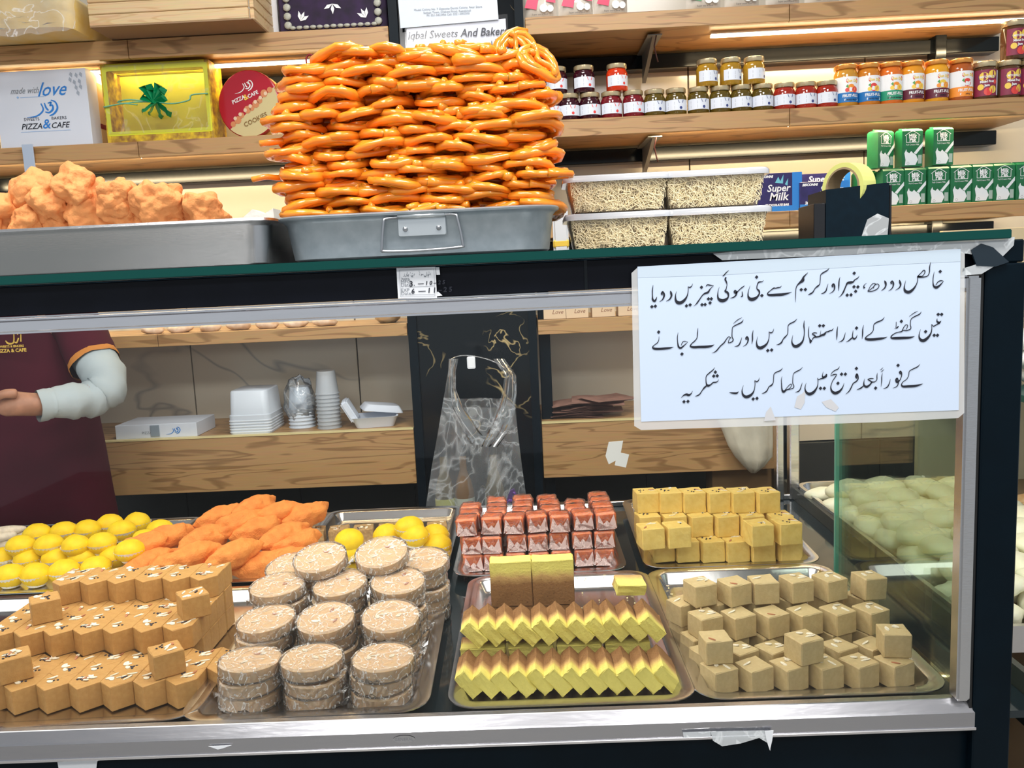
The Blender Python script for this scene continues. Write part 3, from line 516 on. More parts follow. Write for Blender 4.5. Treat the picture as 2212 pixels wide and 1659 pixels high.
for i, (px, py, rz, ph) in enumerate(((1552, 1435, .1, 'at the left'), (1745, 1436, .38, 'at the middle'), (1942, 1421, -.12, 'at the right'))):
    p = PZ(px, py, z2); spawn(beige[(i * 2 + 1) % 6], f'single pale cube topped with almonds standing on the front row {ph}', 'sweet', (p.x, p.y + .019, z2), (0, 0, rz), G)
# yellow fudge
rn = random.Random(9); G = 'yellow fudge cubes on the back right tray'
y1, y2, y3 = ZT, ZT + .0463, ZT + .0926
def pr(pxs, py, z, off): return [((q := PZ(px, py, z)).x, q.y + off) for px in pxs]
rows = [('the front bottom row of the yellow pile', pr([1432, 1486, 1540, 1594, 1650, 1708], 1216, y1, .026), y1, .12), ('the second bottom row of yellow pile', [(x, 1.80) for x in xa(.262, .53, 6)], y1, .05), ('the third bottom row of yellow pile', [(x, 1.86) for x in xa(.262, .53, 6)], y1, .05), ('the rear bottom row of yellow pile', [(x, 1.92) for x in xa(.262, .53, 6)], y1, .05),
 ('the middle level row of yellow pile', pr([1403, 1459, 1515, 1571, 1627, 1690], 1161, y2, .026), y2, .12), ('the middle level back row of yellow pile', [(x, 1.905) for x in xa(.262, .53, 6)], y2, .08),
 ('the top back row of the yellow pile', pr([1399, 1449, 1500, 1553, 1606, 1660], 1109, y3, .026), y3, .14)]
lay(yell, 'yellow fudge cube', 'sweet', G, rows, rn)
for i, (px, py, ph) in enumerate(((1409, 1188, 'left one of the left pair'), (1466, 1185, 'right one of the left pair'), (1645, 1181, 'left one of the right pair'), (1706, 1177, 'right one of the right pair, many raisins'))):
    p = PZ(px, py, y2); spawn(yell[(i * 3 + 2) % 7], f'yellow fudge cube set forward, {ph}', 'sweet', (p.x, p.y + .024, y2), (0, 0, .15), G)
# nut squares + yellow balls behind the discs
for i, (x, y) in enumerate(lin(-.545, -.242, 1.985, 1.985, 6)): spawn(nuts[i % 3], f'crumbly brown nut square, {nth(i, 6)} in the single row behind wrapped discs', 'sweet', (x, y, ZT), (0, 0, .12), 'nut squares in a row behind the wrapped discs')
LAD = mat('yellow_ball', (.93, .66, .012), .55, 0, .4, (60, .3, (.85, .55, .01)), (400, .35), .15); CUP = mat('paper_cup', (.86, .80, .68), .7)
def cup_mesh(r):
    rings = []
    for rr, z in ((.6, 0), (.82, .012), (1.12, .026)):
        rings.append([(r * rr * (1 + .05 * (k % 2) * rr) * math.cos(2 * PI * k / 48), r * rr * (1 + .05 * (k % 2) * rr) * math.sin(2 * PI * k / 48), z) for k in range(48)])
    return loft(rings, CUP, False, True, False)
CUPM = cup_mesh(.029); LADM = [blob(.0335, .030, .0265, LAD, .05, 60, 3, s) for s in range(3)]
def laddoo(px, py, z, lab, grp, cup=True, k=0):
    p = PZ(px, py + 26, z); o = thing('yellow_ball_sweet', lab, 'sweet', (p.x, p.y + .02, z + .025), (0, 0, .5 * math.sin(k)), grp, LADM[k % 3])
    if cup: link('paper_cup', CUPM, o, (0, 0, -.0245))
G = 'yellow balls in paper cups on the back left tray'
up = [(37, 1182), (99, 1180), (157, 1182), (214, 1176), (73, 1155), (131, 1150), (183, 1146), (231, 1133), (291, 1129), (257, 1148), (308, 1170), (341, 1146), (274, 1193)]
lo = [(-3, 1209), (52, 1210), (114, 1210), (173, 1208), (239, 1206), (13, 1248), (69, 1246), (131, 1238), (201, 1230), (-45, 1250), (-50, 1215)]
for i, (x, y) in enumerate(sorted(up, key=lambda q: q[0])): laddoo(x, y, ZT + .030, f'bright yellow ball sweet in white paper cup, {nth(i, len(up))} of the upper balls', G, True, i)
for i, (x, y) in enumerate(sorted(lo, key=lambda q: q[0])): laddoo(x, y, ZT, f'bright yellow ball sweet, {nth(i, len(lo))} of the lower front balls', G, True, i)
G = 'yellow balls beside the nut squares'
for i, (px, py, z, ph) in enumerate(((752, 1192, ZT, 'lower left one'), (752, 1170, ZT + .025, 'left one in front of nut squares'), (835, 1158, ZT + .02, 'middle one touching the nut row'), (883, 1142, ZT + .045, 'rear one of the pair in a pleated cup'), (895, 1160, ZT + .030, 'front one of the pair in a pleated cup'), (940, 1158, ZT + .01, 'upper one at the right'), (944, 1180, ZT, 'lower one at the right'))):
    laddoo(px, py, z, 'yellow ball sweet near nut squares, ' + ph, G, i in (3, 4, 5, 6), i)
# orange fried logs
LOGM = mat('fried_orange', (.92, .36, .08), .7, 0, .3, (40, .6, (.74, .20, .04)), (260, 1.0), .1)
LG = [blob(.062, .031, .029, LOGM, .20, 48, 4, s + 3) for s in range(5)]
lg = [(315, 1218, 0, .6), (362, 1224, 0, .55), (412, 1228, 0, .62), (487, 1212, .012, .7), (558, 1222, 0, .45), (600, 1216, 0, .45), (300, 1180, .03, .6), (345, 1163, .034, .6), (400, 1205, .034, .75), (432, 1165, .036, .7), (495, 1200, .036, .8), (547, 1145, .04, .75), (606, 1160, .036, .65), (468, 1118, .055, .7), (540, 1098, .07, .85), (590, 1110, .06, .6), (655, 1112, .05, .75), (505, 1132, .055, .7), (627, 1175, .02, .6)]
for i, (px, py, dz, a) in enumerate(sorted(lg)):
    p = PZ(px, py + 20, ZT + .012 + dz); spawn(('fried_log_sweet', LG[i % 5], []), f'orange fried log sweet, {nth(i, len(lg))} in the sloping orange heap', 'sweet', (p.x, p.y + .03, ZT + .024 + dz), (0, -.15, a), 'orange fried logs heaped on the back tray')
# pale finger sweets at the far left
PALE = mat('pale_sweet', (.85, .72, .55), .6, 0, .4, (80, .2), (200, .3), .15); PG = [blob(.05, .014, .013, PALE, .1, 40, 3, s) for s in range(2)]
for i, (px, py, dz, a) in enumerate(((10, 1140, .03, .5), (35, 1150, .01, .3), (20, 1165, 0, .4), (-10, 1155, .02, .6))):
    p = PZ(px, py + 8, ZT + .012 + dz); spawn(('pale_finger_sweet', PG[i % 2], []), f'pale cream finger sweet, {nth(i, 4, "a", "front")} of the small pile at far left', 'sweet', (p.x, p.y, ZT + .013 + dz), (0, 0, a), 'pale finger sweets at the far left')
# orange-red wrapped cubes
RED = mat('red_jelly', (1.0, .33, .10), .35, 0, .4, (60, .4, (1.0, .22, .05)), None, .5); PLEAT = film('wrapper_fold', (1, .80, .76), .42, .2, (40, .4), .5); WR2 = film('candy_wrapper', (1, .96, .94), .98, .15, (60, .25), .5)
def candy(seed):
    rnd = random.Random(seed); w_, h = .043, .037
    core = jitter_cube(w_, w_, h, RED, .004, .0006, seed); sh = jitter_cube(w_ + .003, w_ + .003, h + .0022, WR2, .004, .0012, seed + 9, 3); y = -w_ / 2 - .0020
    fold = polys([[(-.022, .002), (-.004, .008 + rnd.random() * .006), (-.016, .034)], [(.022, .002), (.004, .010), (.017, .034)], [(-.019, .001), (.019, .001), (.001, .018 + rnd.random() * .006)]], PLEAT, y)
    return ('wrapped_candy_cube', core, [('plastic_wrapper', sh), ('wrapper_fold', fold)])
cd = [candy(s) for s in range(5)]; rn = random.Random(11); G = 'orange-red wrapped cubes on the back middle tray'
for lv in range(3):
    for ry in range(4):
        xs = xa(-.142 - .004 * (lv == 2), .150, 7 if ry == 0 else 6)
        for i, x in enumerate(xs):
            if ry == 3 and lv < 2: continue
            if lv == 2 and ry == 3 and i in (0, 4): continue
            spawn(rn.choice(cd), f'orange-red wrapped candy cube, {nth(i, len(xs))}, {("bottom", "middle", "top")[lv]} layer, {("front", "second", "third", "rear")[ry]} row', 'sweet', (x + rn.uniform(-.003, .003), 1.757 + .045 * ry + rn.uniform(-.003, .003) + .010 * (i / 6), ZT + .0395 * lv + (.004 * rn.random() if lv == 2 else 0)), (0, rn.uniform(-.04, .04) if lv == 2 else 0, rn.uniform(-.12, .12)), G)
# wrapped discs
DISC = mat('beige_disc', (.76, .48, .23), .6, 0, .4, (90, .35, (.70, .50, .30)), (300, .3), .15)
def disc(seed):
    rnd = random.Random(seed); r = .0465; h = .0215
    core = lathe([(0, 0), (r - .003, 0), (r, .003), (r, h - .003), (r - .003, h), (0, h)], DISC, 28)
    bm = bmesh.new(); bmesh.ops.create_cone(bm, cap_ends=True, segments=28, radius1=r + .002, radius2=r + .002, depth=h + .003)
    for v in bm.verts: v.co.z += h / 2
    bmesh.ops.bevel(bm, geom=bm.edges[:], offset=.002, segments=1, affect='EDGES'); bmesh.ops.triangulate(bm, faces=bm.faces); bmesh.ops.subdivide_edges(bm, edges=[e for e in bm.edges if e.calc_length() > .012], cuts=2)
    for v in bm.verts:
        k = noise.noise(v.co * 120 + Vector((seed * 3, 0, 0))); rad = math.hypot(v.co.x, v.co.y)
        if rad > r: v.co.x *= 1 + .05 * abs(k); v.co.y *= 1 + .05 * abs(k)
        v.co.z += .0012 * k
    wr = fb(bm, WRAP); parts = [('cling_wrap', wr)]
    v, f = [], []; a0 = rnd.uniform(-2.6, -.5)
    for i in range(9):                     # a loose tail of film at the rim
        a = a0 + .09 * i; b = len(v); rr = r + .002
        v += [(rr * math.cos(a), rr * math.sin(a), .002 + rnd.uniform(0, .003)), ((rr + .009 + rnd.uniform(0, .006)) * math.cos(a), (rr + .009) * math.sin(a), .006 + rnd.uniform(-.006, .010))]
        if i: f.append((b - 2, b - 1, b + 1, b))
    parts.append(('wrap_tail', pyd(v, f, WRAP)))
    for i in range(3): parts.append(('almond_sliver', SL[rnd.randrange(4)], (rnd.uniform(-.02, .02), rnd.uniform(-.02, .02), h + .0003), (0, 0, rnd.uniform(0, 3))))
    return ('wrapped_disc', core, parts)
dc = [disc(s) for s in range(5)]; rn = random.Random(21); G = 'plastic-wrapped round discs on the front tray'
stk = [(-.452, 1.212, 3, 'front left stack'), (-.350, 1.208, 3, 'front middle stack'), (-.245, 1.205, 3, 'front right stack'), (-.452, 1.312, 4, 'second row left stack'), (-.352, 1.308, 4, 'second row middle stack'), (-.248, 1.306, 4, 'second row right stack'),
       (-.455, 1.405, 5, 'third row left stack'), (-.350, 1.402, 5, 'third row middle stack'), (-.246, 1.40, 5, 'third row right stack'), (-.215, 1.505, 5, 'back right stack'), (-.462, 1.505, 5, 'back left stack')]
tl = {2: .16, 3: .2, 4: .2}
for x, y, n, ph in stk:
    for k in range(n):
        spawn(dc[rn.randrange(5)], f'beige disc in cling wrap, {"top" if k == n - 1 else ORD[k] + " from bottom"} of the {ph}', 'sweet', (x + rn.uniform(-.004, .004), y + rn.uniform(-.003, .003), ZT + .0235 * k + .0005), (rn.uniform(-.04, .06) + (.12 if k == n - 1 and n > 3 else 0), rn.uniform(-.07, .07), rn.uniform(-.5, .5)), G)
for (x, y, z, r, ph) in ((-.392, 1.455, .738, .26, 'left'), (-.280, 1.458, .742, .28, 'right')): spawn(dc[2], f'topmost beige wrapped disc tilted forward on the disc pile, {ph} one', 'sweet', (x, y, z), (r, -.08, .1), G)
# yellow-brown porous slabs
def slab_mat():
    mt = mat('porous_slab', (.9, .72, .12), .75); nt = mt.node_tree; N = nt.nodes.new; L = nt.links.new; b = nt.nodes['Principled BSDF']
    tc = N('ShaderNodeTexCoord'); sp = N('ShaderNodeSeparateXYZ'); n = N('ShaderNodeTexNoise'); n.inputs['Scale'].default_value = 60
    mr = N('ShaderNodeMapRange'); mr.inputs['From Min'].default_value = .010; mr.inputs['From Max'].default_value = .056
    ad = N('ShaderNodeMath'); ad.operation = 'MULTIPLY_ADD'; ad.inputs[1].default_value = .012; r = N('ShaderNodeValToRGB')
    e = r.color_ramp.elements; e[0].color = (.76, .66, .16, 1); e[1].color = (.26, .12, .035, 1); e[0].position = .25; e[1].position = .8; x = r.color_ramp.elements.new(.5); x.color = (.56, .34, .12, 1)
    L(tc.outputs['Object'], n.inputs['Vector']); L(tc.outputs['Object'], sp.inputs[0]); L(n.outputs['Fac'], ad.inputs[0]); L(sp.outputs['Y'], ad.inputs[2]); L(ad.outputs[0], mr.inputs[0]); L(mr.outputs[0], r.inputs['Fac'])
    vo = N('ShaderNodeTexVoronoi'); vo.inputs['Scale'].default_value = 210; r2 = N('ShaderNodeValToRGB'); r2.color_ramp.elements[0].position = .2; r2.color_ramp.elements[0].color = (.3, .17, .08, 1); r2.color_ramp.elements[1].position = .34; r2.color_ramp.elements[1].color = (1, 1, 1, 1)
    n3 = N('ShaderNodeTexNoise'); n3.inputs['Scale'].default_value = 90; mx = N('ShaderNodeMix'); mx.data_type = 'RGBA'; mx.blend_type = 'MULTIPLY'
    r3 = N('ShaderNodeValToRGB'); r3.color_ramp.elements[0].position = .5; r3.color_ramp.elements[1].position = .62; L(n3.outputs['Fac'], r3.inputs['Fac']); mm = N('ShaderNodeMath'); mm.operation = 'MULTIPLY'; mm.use_clamp = True; L(r3.outputs['Color'], mm.inputs[0]); L(mr.outputs[0], mm.inputs[1]); L(mm.outputs[0], mx.inputs[0])
    L(tc.outputs['Object'], vo.inputs['Vector']); L(vo.outputs['Distance'], r2.inputs['Fac']); L(r.outputs['Color'], mx.inputs[6]); L(r2.outputs['Color'], mx.inputs[7]); L(mx.outputs[2], b.inputs['Base Color'])
    bp = N('ShaderNodeBump'); bp.inputs['Strength'].default_value = .6; bp.inputs['Distance'].default_value = .002; n4 = N('ShaderNodeTexNoise'); n4.inputs['Scale'].default_value = 260; L(tc.outputs['Object'], n4.inputs['Vector']); L(n4.outputs['Fac'], bp.inputs['Height']); L(bp.outputs[0], b.inputs['Normal'])
    return mt
SLM = slab_mat()
def slab(seed, a=.042, b=.021, l=.075):      # box: long side a (x), thin b (z), length l (y); yellow in front, brown behind
    rnd = random.Random(seed); bm = bmesh.new(); box(bm, -a / 2, a / 2, 0, l, -b / 2, b / 2, .0012, 1); bmesh.ops.subdivide_edges(bm, edges=bm.edges[:], cuts=2, use_grid_fill=True)
    for v in bm.verts: k = .001; v.co += Vector((rnd.uniform(-k, k), rnd.uniform(-k, k) * 1.4, rnd.uniform(-k, k)))
    return fb(bm, SLM)
SB = [slab(s) for s in range(5)]; FLT = [slab(s + 20, .072, .020, .046) for s in range(2)]; rn = random.Random(31); G = 'yellow and brown porous slabs on the middle front tray'
for i in range(12): spawn(('porous_slab', SB[rn.randrange(5)], []), f'yellow porous slab with brown back, {nth(i, 12)} leaning in the lower front row', 'sweet', (-.112 + i * .0272, 1.188 + rn.uniform(-.003, .003) - .0004 * i, ZT + .0235), (0, .86 + rn.uniform(-.04, .04), rn.uniform(-.03, .03)), G)
for i in range(11): spawn(('porous_slab', SB[rn.randrange(5)], []), f'yellow porous slab with brown back, {nth(i, 11)} leaning in the upper row', 'sweet', (-.106 + i * .0285, 1.268 + rn.uniform(-.003, .003), ZT + .0665), (.0, .82 + rn.uniform(-.05, .05), rn.uniform(-.04, .04)), G)
for ly in range(2):
    for i in range(4): spawn(('porous_slab', FLT[i % 2], []), f'flat yellow slab, {nth(i, 4)}, {("lowest", "second")[ly]} course under the upper leaning row', 'sweet', (-.094 + i * .078, 1.275, ZT + .0102 + ly * .0205), (0, 0, 0), G)
STD = slab(60, .0725, .034, .080); LOWS = slab(61, .0725, .034, .062)
for i, x in enumerate((-.0465, .0265)):
    spawn(('porous_slab', LOWS, []), f'porous slab hidden low in the rear stack, {("left", "right")[i]} one', 'sweet', (x, 1.405, ZT), (PI / 2, 0, 0), G)
    spawn(('porous_slab', STD, []), f'porous slab standing tall behind the zigzag, yellow top, {("left", "right")[i]} one', 'sweet', (x, 1.405, ZT + .1430), (-PI / 2, 0, 0), G)
spawn(('porous_slab', slab(44, .05, .02, .03), []), 'broken slab piece lying on the right end of upper slab row', 'sweet', (.158, 1.352, ZT + .098), (.3, .1, .2), G)
bm = bmesh.new(); rn = random.Random(8)
for i in range(120):
    if i < 60: x, y, z = rn.uniform(-.10, .20), rn.uniform(1.44, 1.60), .6115
    else: x, y, z = rn.uniform(.235, .262), rn.uniform(1.2, 1.6), .612
    if i > 100: x, y, z = rn.uniform(-.1, .2), 1.60 + rn.uniform(0, .04), .633
    s = rn.uniform(.0006, .002); t = bmesh.ops.create_icosphere(bm, subdivisions=1, radius=s)
    for v in t['verts']: v.co += Vector((x, y, z + s * .7))
tag(link('sweet_crumbs', fb(bm, mat('crumb', (.8, .66, .35), .8))), 'pale sweet crumbs scattered on the front trays', 'crumbs', kind='stuff')
# cream heap on the neighbouring tray, beyond the side glass
CRM = mat('cream_sweet', (.78, .77, .60), .6, 0, .4, (30, .3, (.70, .68, .47)), (120, .3), .2)
nt_ = thing('deep_tray', 'deep steel tray of cream sweets seen beyond the right side glass', 'tray', (.895, 1.76, .60)); 
link('tray_body', loft([[(x, y, 0) for x, y in rrect(.35, .92, .04)], [(x, y, .05) for x, y in rrect(.37, .94, .045)], [(x, y, .05) for x, y in rrect(.35, .92, .04)], [(x, y, .008) for x, y in rrect(.33, .90, .04)]], TRAYM), nt_)
CRS = [blob(.055, .040, .022, CRM, .3, 18, 3, s + 40) for s in range(5)]; rn = random.Random(17); G = 'cream sweets heaped on the tray beyond the side glass'
k = 0
for lv in range(2):
    for yy in range(9):
        for xx in range(4):
            x = .765 + xx * .088 + rn.uniform(-.01, .01); y = 1.37 + yy * .092 + rn.uniform(-.01, .01)
            if lv and yy > 7: continue
            o = spawn(('cream_sweet', CRS[k % 5], [('almond_sliver', SL[k % 4], (.01, -.01, .021), (.1, .2, k))] if lv else []), f'cream flat sweet, {nth(xx, 4)}, {nth(yy, 9, "front", "back")} row, {("lower", "upper")[lv]} layer beyond side glass', 'sweet', (x + .03 * lv, y + .03 * lv, .645 + .032 * lv), (rn.uniform(-.2, .2), rn.uniform(-.2, .2), rn.uniform(0, 3)), G); k += 1
# ================================================================= ON THE COUNTER
CT = 1.2768
def jal_mat():
    return mat('jalebi_glaze', (1.0, .37, .03), .22, 0, .5, (30, .6, (1.0, .25, .008)), None, .75, coat=.5)
JM = jal_mat()
def jalebi(seed, R=.0305, turns=2.3, r=.0053):
    rnd = random.Random(seed); pts = []; n = int(turns * 15); ph = rnd.uniform(0, 6)
    for i in range(n):
        t = i / n; a = ph + t * turns * 2 * PI; rr = R * (1 - .42 * t) * (1 + .13 * math.sin(3 * a + seed) + rnd.uniform(-.04, .04))
        pts.append((rr * math.cos(a) * 1.12, rr * math.sin(a), r + .0018 * math.sin(a * 2.3 + seed) + .0030 * t))
    a = rnd.uniform(0, 6)     # a squiggle crossing the rings
    sq = []
    for i in range(9): t = i / 8; x = (1 - 2 * t) * R * .95; sq.append((x * math.cos(a) - .006 * math.sin(9 * t) * math.sin(a), x * math.sin(a) + .006 * math.sin(9 * t) * math.cos(a), r * 2.1 + .0015 * math.sin(7 * t)))
    rad = [r * (1 + .16 * math.sin(i * 1.3 + seed) + .12 * math.sin(i * .37 + seed * 2) + rnd.uniform(-.12, .12)) for i in range(len(pts))]
    v, f = tube_vf(pts, rad, 7, flat=.95); tube_vf(sq, [r * .8 * (1 + .1 * math.sin(i)) for i in range(len(sq))], 7, True, v, f)
    return pyd(v, f, JM, True)
JB = [jalebi(s) for s in range(12)]
rn = random.Random(77); G = 'glazed orange coils piled in the tin pan'
NL = 17; LH = .0127
zz0 = 1.2835
cnt = 0
for L_ in range(NL):
    z = 1.334 + L_ * LH; t = L_ / (NL - 1)
    xl = -.325 + .012 * math.sin(L_ * 1.7) + (.02 if t > .8 else 0) * 1; xr = .044 + .010 * math.sin(L_ * 2.3 + 1) - (.030 * max(0, t - .6) / .4)
    if L_ == NL - 1: xl, xr = -.26, -.03
    n = 6 if L_ % 2 else 7
    for row in range(3):
        if row == 1 and 0 < L_ < NL - 2: pick = [i for i in range(n) if i in (1, 2, 3, 4)][:4 if L_ % 2 else 3]
        elif row == 2: pick = range(n) if L_ > NL - 4 else range(0, n)
        else: pick = range(n)
        for i in pick:
            if cnt >= 298: break
            x = xl + .03 + (xr - xl - .06) * i / (n - 1) + rn.uniform(-.006, .006); y = 1.163 + row * .072 + rn.uniform(-.006, .006) - (.004 if i in (2, 3, 4) else 0)
            tx = rn.uniform(-.16, .10); ty = rn.uniform(-.12, .12)
            o = spawn(('jalebi_coil', JB[rn.randrange(12)], []), f'orange syrup-glazed coil, {nth(i, n)}, {ORD[L_]} layer above tin pan, {("front", "inner", "back")[row]} file', 'sweet', (x, y, z + rn.uniform(-.0015, .0015)), (tx, ty, rn.uniform(0, 6)), G)
            s = rn.uniform(.98, 1.22); o.scale = (s, s, 1.1); cnt += 1
top = [((-.215, 1.17, 1.528), (.3, .1, 0), 1.25, 'looped coil leaning up on top of the pile at left'), ((-.15, 1.175, 1.531), (.28, .05, 1), 1.15, 'coil leaning on top of the pile, left of middle'), ((-.075, 1.17, 1.534), (.2, -.05, 2), 1.2, 'coil leaning on top at the middle of the pile'), ((.004, 1.165, 1.540), (1.35, .3, .35), .95, 'tall upright loop standing at the top right of pile'), ((.030, 1.16, 1.522), (.9, .5, .3), .95, 'coil sloping down the top right shoulder of the pile')]
for loc, rot, s, lab in top: o = spawn(('jalebi_coil', JB[3], []), 'orange glazed ' + lab, 'sweet', loc, rot, G); o.scale = (s, s, 1)
def loose(path, r, lab): p0 = Vector(path[0]); thing('jalebi_strand', lab, 'sweet', p0, group=None, me=tube([Vector(q) - p0 for q in catmull([tuple(q) for q in path], 4)], r, JM, 7))
loose([P(1085, 150, 1.16), P(1068, 115, 1.16), P(1078, 88, 1.16), P(1105, 80, 1.16), P(1130, 95, 1.16), P(1145, 125, 1.16), P(1165, 150, 1.16), P(1168, 180, 1.16)], .0042, 'orange glazed strand arching over the top right end of the pile')
loose([P(545, 388, 1.15), P(575, 382, 1.15), P(605, 384, 1.16), P(650, 378, 1.17)], .0040, 'orange strand end poking out at the left, lower on the pile')
loose([P(562, 310, 1.15), P(600, 305, 1.15), P(640, 300, 1.17)], .0045, 'orange strand end poking out left at mid height of the pile')
# the tin pan
pan = thing('tin_pan', 'grey galvanised tin pan with wire handle holding the orange coils', 'pan', (-.140, 1.243, CT))
R_ = []
for ins, z in ((.018, 0), (.010, .004), (.004, .05), (.0, .0545), (-.004, .0560), (-.0048, .0585), (-.003, .0605), (.0, .0605), (.004, .057), (.012, .005), (.022, .003)): R_.append([(x, y, z) for x, y in rrect(.372 - 2 * ins, .272 - 2 * ins, .05, 8)])
link('pan_body', loft(R_, GALV), pan)
yf = -.1325
hx = P(912, 500, 1.108).x + .140
hd = link('wire_handle', tube(catmull([(hx - .030, yf - .0035, .0525), (hx - .047, yf - .005, .051), (hx - .0495, yf - .006, .046), (hx - .0535, yf - .006, .014), (hx - .050, yf - .006, .0095), (hx, yf - .006, .0085), (hx + .048, yf - .006, .0105), (hx + .0525, yf - .006, .015), (hx + .0475, yf - .006, .047), (hx + .044, yf - .005, .0525), (hx + .028, yf - .0035, .0535)], 4), .0019, WIRE, 8), pan)
pt = link('handle_plate', loft([[(x + hx, yf - .0005, z + .041) for x, z in rrect(.064, .028, .002, 2)], [(x + hx, yf - .0022, z + .041) for x, z in rrect(.062, .026, .002, 2)]], mat('plate_tin', (.62, .66, .68), .3, .8), False), pan)
link('hinge_roll', tube([(hx - .031, yf - .004, .0535), (hx + .031, yf - .004, .0535)], .0035, mat('plate_tin', (.62, .66, .68), .3, .8), 8), pan)
for dx in (-.022, .022): link('rivet', fb((lambda b: (bmesh.ops.create_uvsphere(b, u_segments=10, v_segments=6, radius=.0036), b)[1])(bmesh.new()), WIRE, True), pt, (hx + dx, yf - .0022, .037)); 
# big steel tray with fried sweets on the left
lt = thing('long_steel_tray', 'long deep brushed steel tray at the left end of counter', 'tray', (-.865, 1.33, CT))
R_ = [[(x, y, z) for x, y in rrect(1.06 - 2 * i, .44 - 2 * i, .03, 6)] for i, z in ((.012, 0), (.008, .003), (.004, .052), (0, .055), (-.003, .058), (-.002, .0615), (.002, .0615), (.006, .055), (.012, .006), (.03, .005))]
link('tray_body', loft(R_, STEEL), lt)
FRM = mat('fried_crust', (.84, .38, .13), .75, 0, .3, (45, .7, (.66, .24, .08)), (200, 1.0), .08)
FR = [blob(.033, .028, .026, FRM, .34, 42, 5, s + 60) for s in range(6)]
fr = [(30, 480, 1), (85, 425, 1.35), (90, 462, 1.2), (25, 440, .1), (165, 405, 1.1), (150, 445, 1.1), (190, 440, 1.3), (225, 470, 1.4), (130, 478, .8), (265, 445, 1.2), (300, 475, 1.1), (340, 440, 1.2), (410, 465, 1.1), (440, 455, 1.0), (470, 478, .7), (60, 478, .9), (375, 488, .8), (-20, 465, 1.3), (110, 440, 1), (250, 425, .9)]
for i, (px, py, s) in enumerate(sorted(fr)):
    if s < .2: continue
    p = P(px, py, 1.27 + .02 * (i % 3)); o = spawn(('fried_sweet', FR[i % 6], []), f'knobbly golden fried sweet, {nth(i, len(fr))} in heap on long steel tray', 'sweet', p, (i * .9, i * 1.7, i * 2.3), 'golden fried sweets heaped on the long steel tray'); o.scale = (s, s, s)
for i in range(14):
    o = spawn(('fried_sweet', FR[i % 6], []), 'golden fried sweet low in the heap, resting on the tray bottom', 'sweet', (-1.30 + i * .062, 1.33, CT + .035), (i, i * 2, 0), 'golden fried sweets heaped on the long steel tray')
v = [P(a, b, 1.62) for a, b in ((470, 560), (495, 470), (520, 474), (545, 452), (570, 462), (590, 450), (600, 556))]; c0 = sum(v, Vector()) / 7
thing('crumpled_paper', 'crumpled white paper wrap on the counter behind the tray', 'paper', c0, me=loft([[tuple(p - c0 + Vector((0, d, 0))) for p in v] for d in (0, .02, .05)], mat('crumple', (.8, .78, .72), .6, bump=(60, 1)), False))
# vermicelli tubs
VERM = mat('vermicelli', (.86, .70, .42), .8, noise=(260, .7, (.62, .42, .2)), bump=(300, 1))
def strands(w0, w1, d, h, seed, n=1100):
    rnd = random.Random(seed); v, f = [], []
    for i in range(n):
        side = rnd.random(); z = rnd.uniform(.003, h - .004); k = w0 + (w1 - w0) * z / h
        if side < .7: c = Vector((rnd.uniform(-k / 2, k / 2), -d / 2 - rnd.uniform(-.002, .0015), z))
        elif side < .85: c = Vector((-k / 2 - .0005, rnd.uniform(-d / 2, d / 2), z))
        else: c = Vector((rnd.uniform(-k / 2, k / 2), rnd.uniform(-d / 2, d / 2), h - .004))
        a = rnd.uniform(0, PI); l = rnd.uniform(.004, .010); dx, dz = math.cos(a) * l, math.sin(a) * l
        if side < .85 and side >= .7: q = [c + Vector((0, -dx, -dz)), c + Vector((-.0006, 0, .001)), c + Vector((0, dx, dz))]
        elif side >= .85: q = [c + Vector((-dx, -dz, 0)), c + Vector((.001, 0, .0008)), c + Vector((dx, dz, 0))]
        else: q = [c + Vector((-dx, 0, -dz)), c + Vector((.0012, -.0008, .001)), c + Vector((dx, 0, dz))]
        for p in q: p.z = min(max(p.z, .002), h - .002); p.x = min(max(p.x, -k / 2 - .001), k / 2 + .001)
        tube_vf(q, .00042, 3, False, v, f)
    return pyd(v, f, mat('vermicelli_strand', (.93, .80, .52), .6))
def tub(seed):
    h = .050; w0, w1, d = .126, .148, .10
    rings = []
    for ww, dd, z in ((w0, d - .02, 0), (w0 + .004, d - .016, .002), (w1, d, h)): rings.append([(x, y, z) for x, y in rrect(ww, dd, .014, 5)])
    body = loft(rings, TUBP, True, True, False)
    lid = loft([[(x, y, z) for x, y in rrect(w1 + a, d + a, .016, 5)] for a, z in ((.004, h - .006), (.010, h - .006), (.010, h), (.006, h + .003), (-.004, h + .003), (-.008, h + .0015))], film('tub_lid', (.93, .95, 1), .45, .2, None, .8) if 'tub_lid' not in MT else MT['tub_lid'])
    core = loft([[(x, y, z) for x, y in rrect(ww - .008, dd - .008, .012, 4)] for ww, dd, z in ((w0, d - .02, .002), (w1, d - .002, h - .006))], VERM)
    st = strands(w0 - .004, w1 - .010, d - .004, h - .004, seed)
    return ('vermicelli_tub', body, [('lid', lid), ('vermicelli', core, (0, 0, 0), (0, 0, 0), [('strands', st)])])
for px, z, ph, sd in ((1340, CT, 'lower left', 1), (1553, CT, 'lower right', 2), (1340, CT + .0535, 'upper left', 3), (1548, CT + .0535, 'upper right', 4)):
    x = P(px, 500, 1.22).x; o = spawn(tub(sd), f'translucent lidded tub of pale vermicelli, {ph} of the stack of four', 'tub', (x, 1.27, z), (0, 0, -.02), 'vermicelli tubs stacked on the counter')
    for s in o.children:
        for u in s.children: u['kind'] = 'stuff'
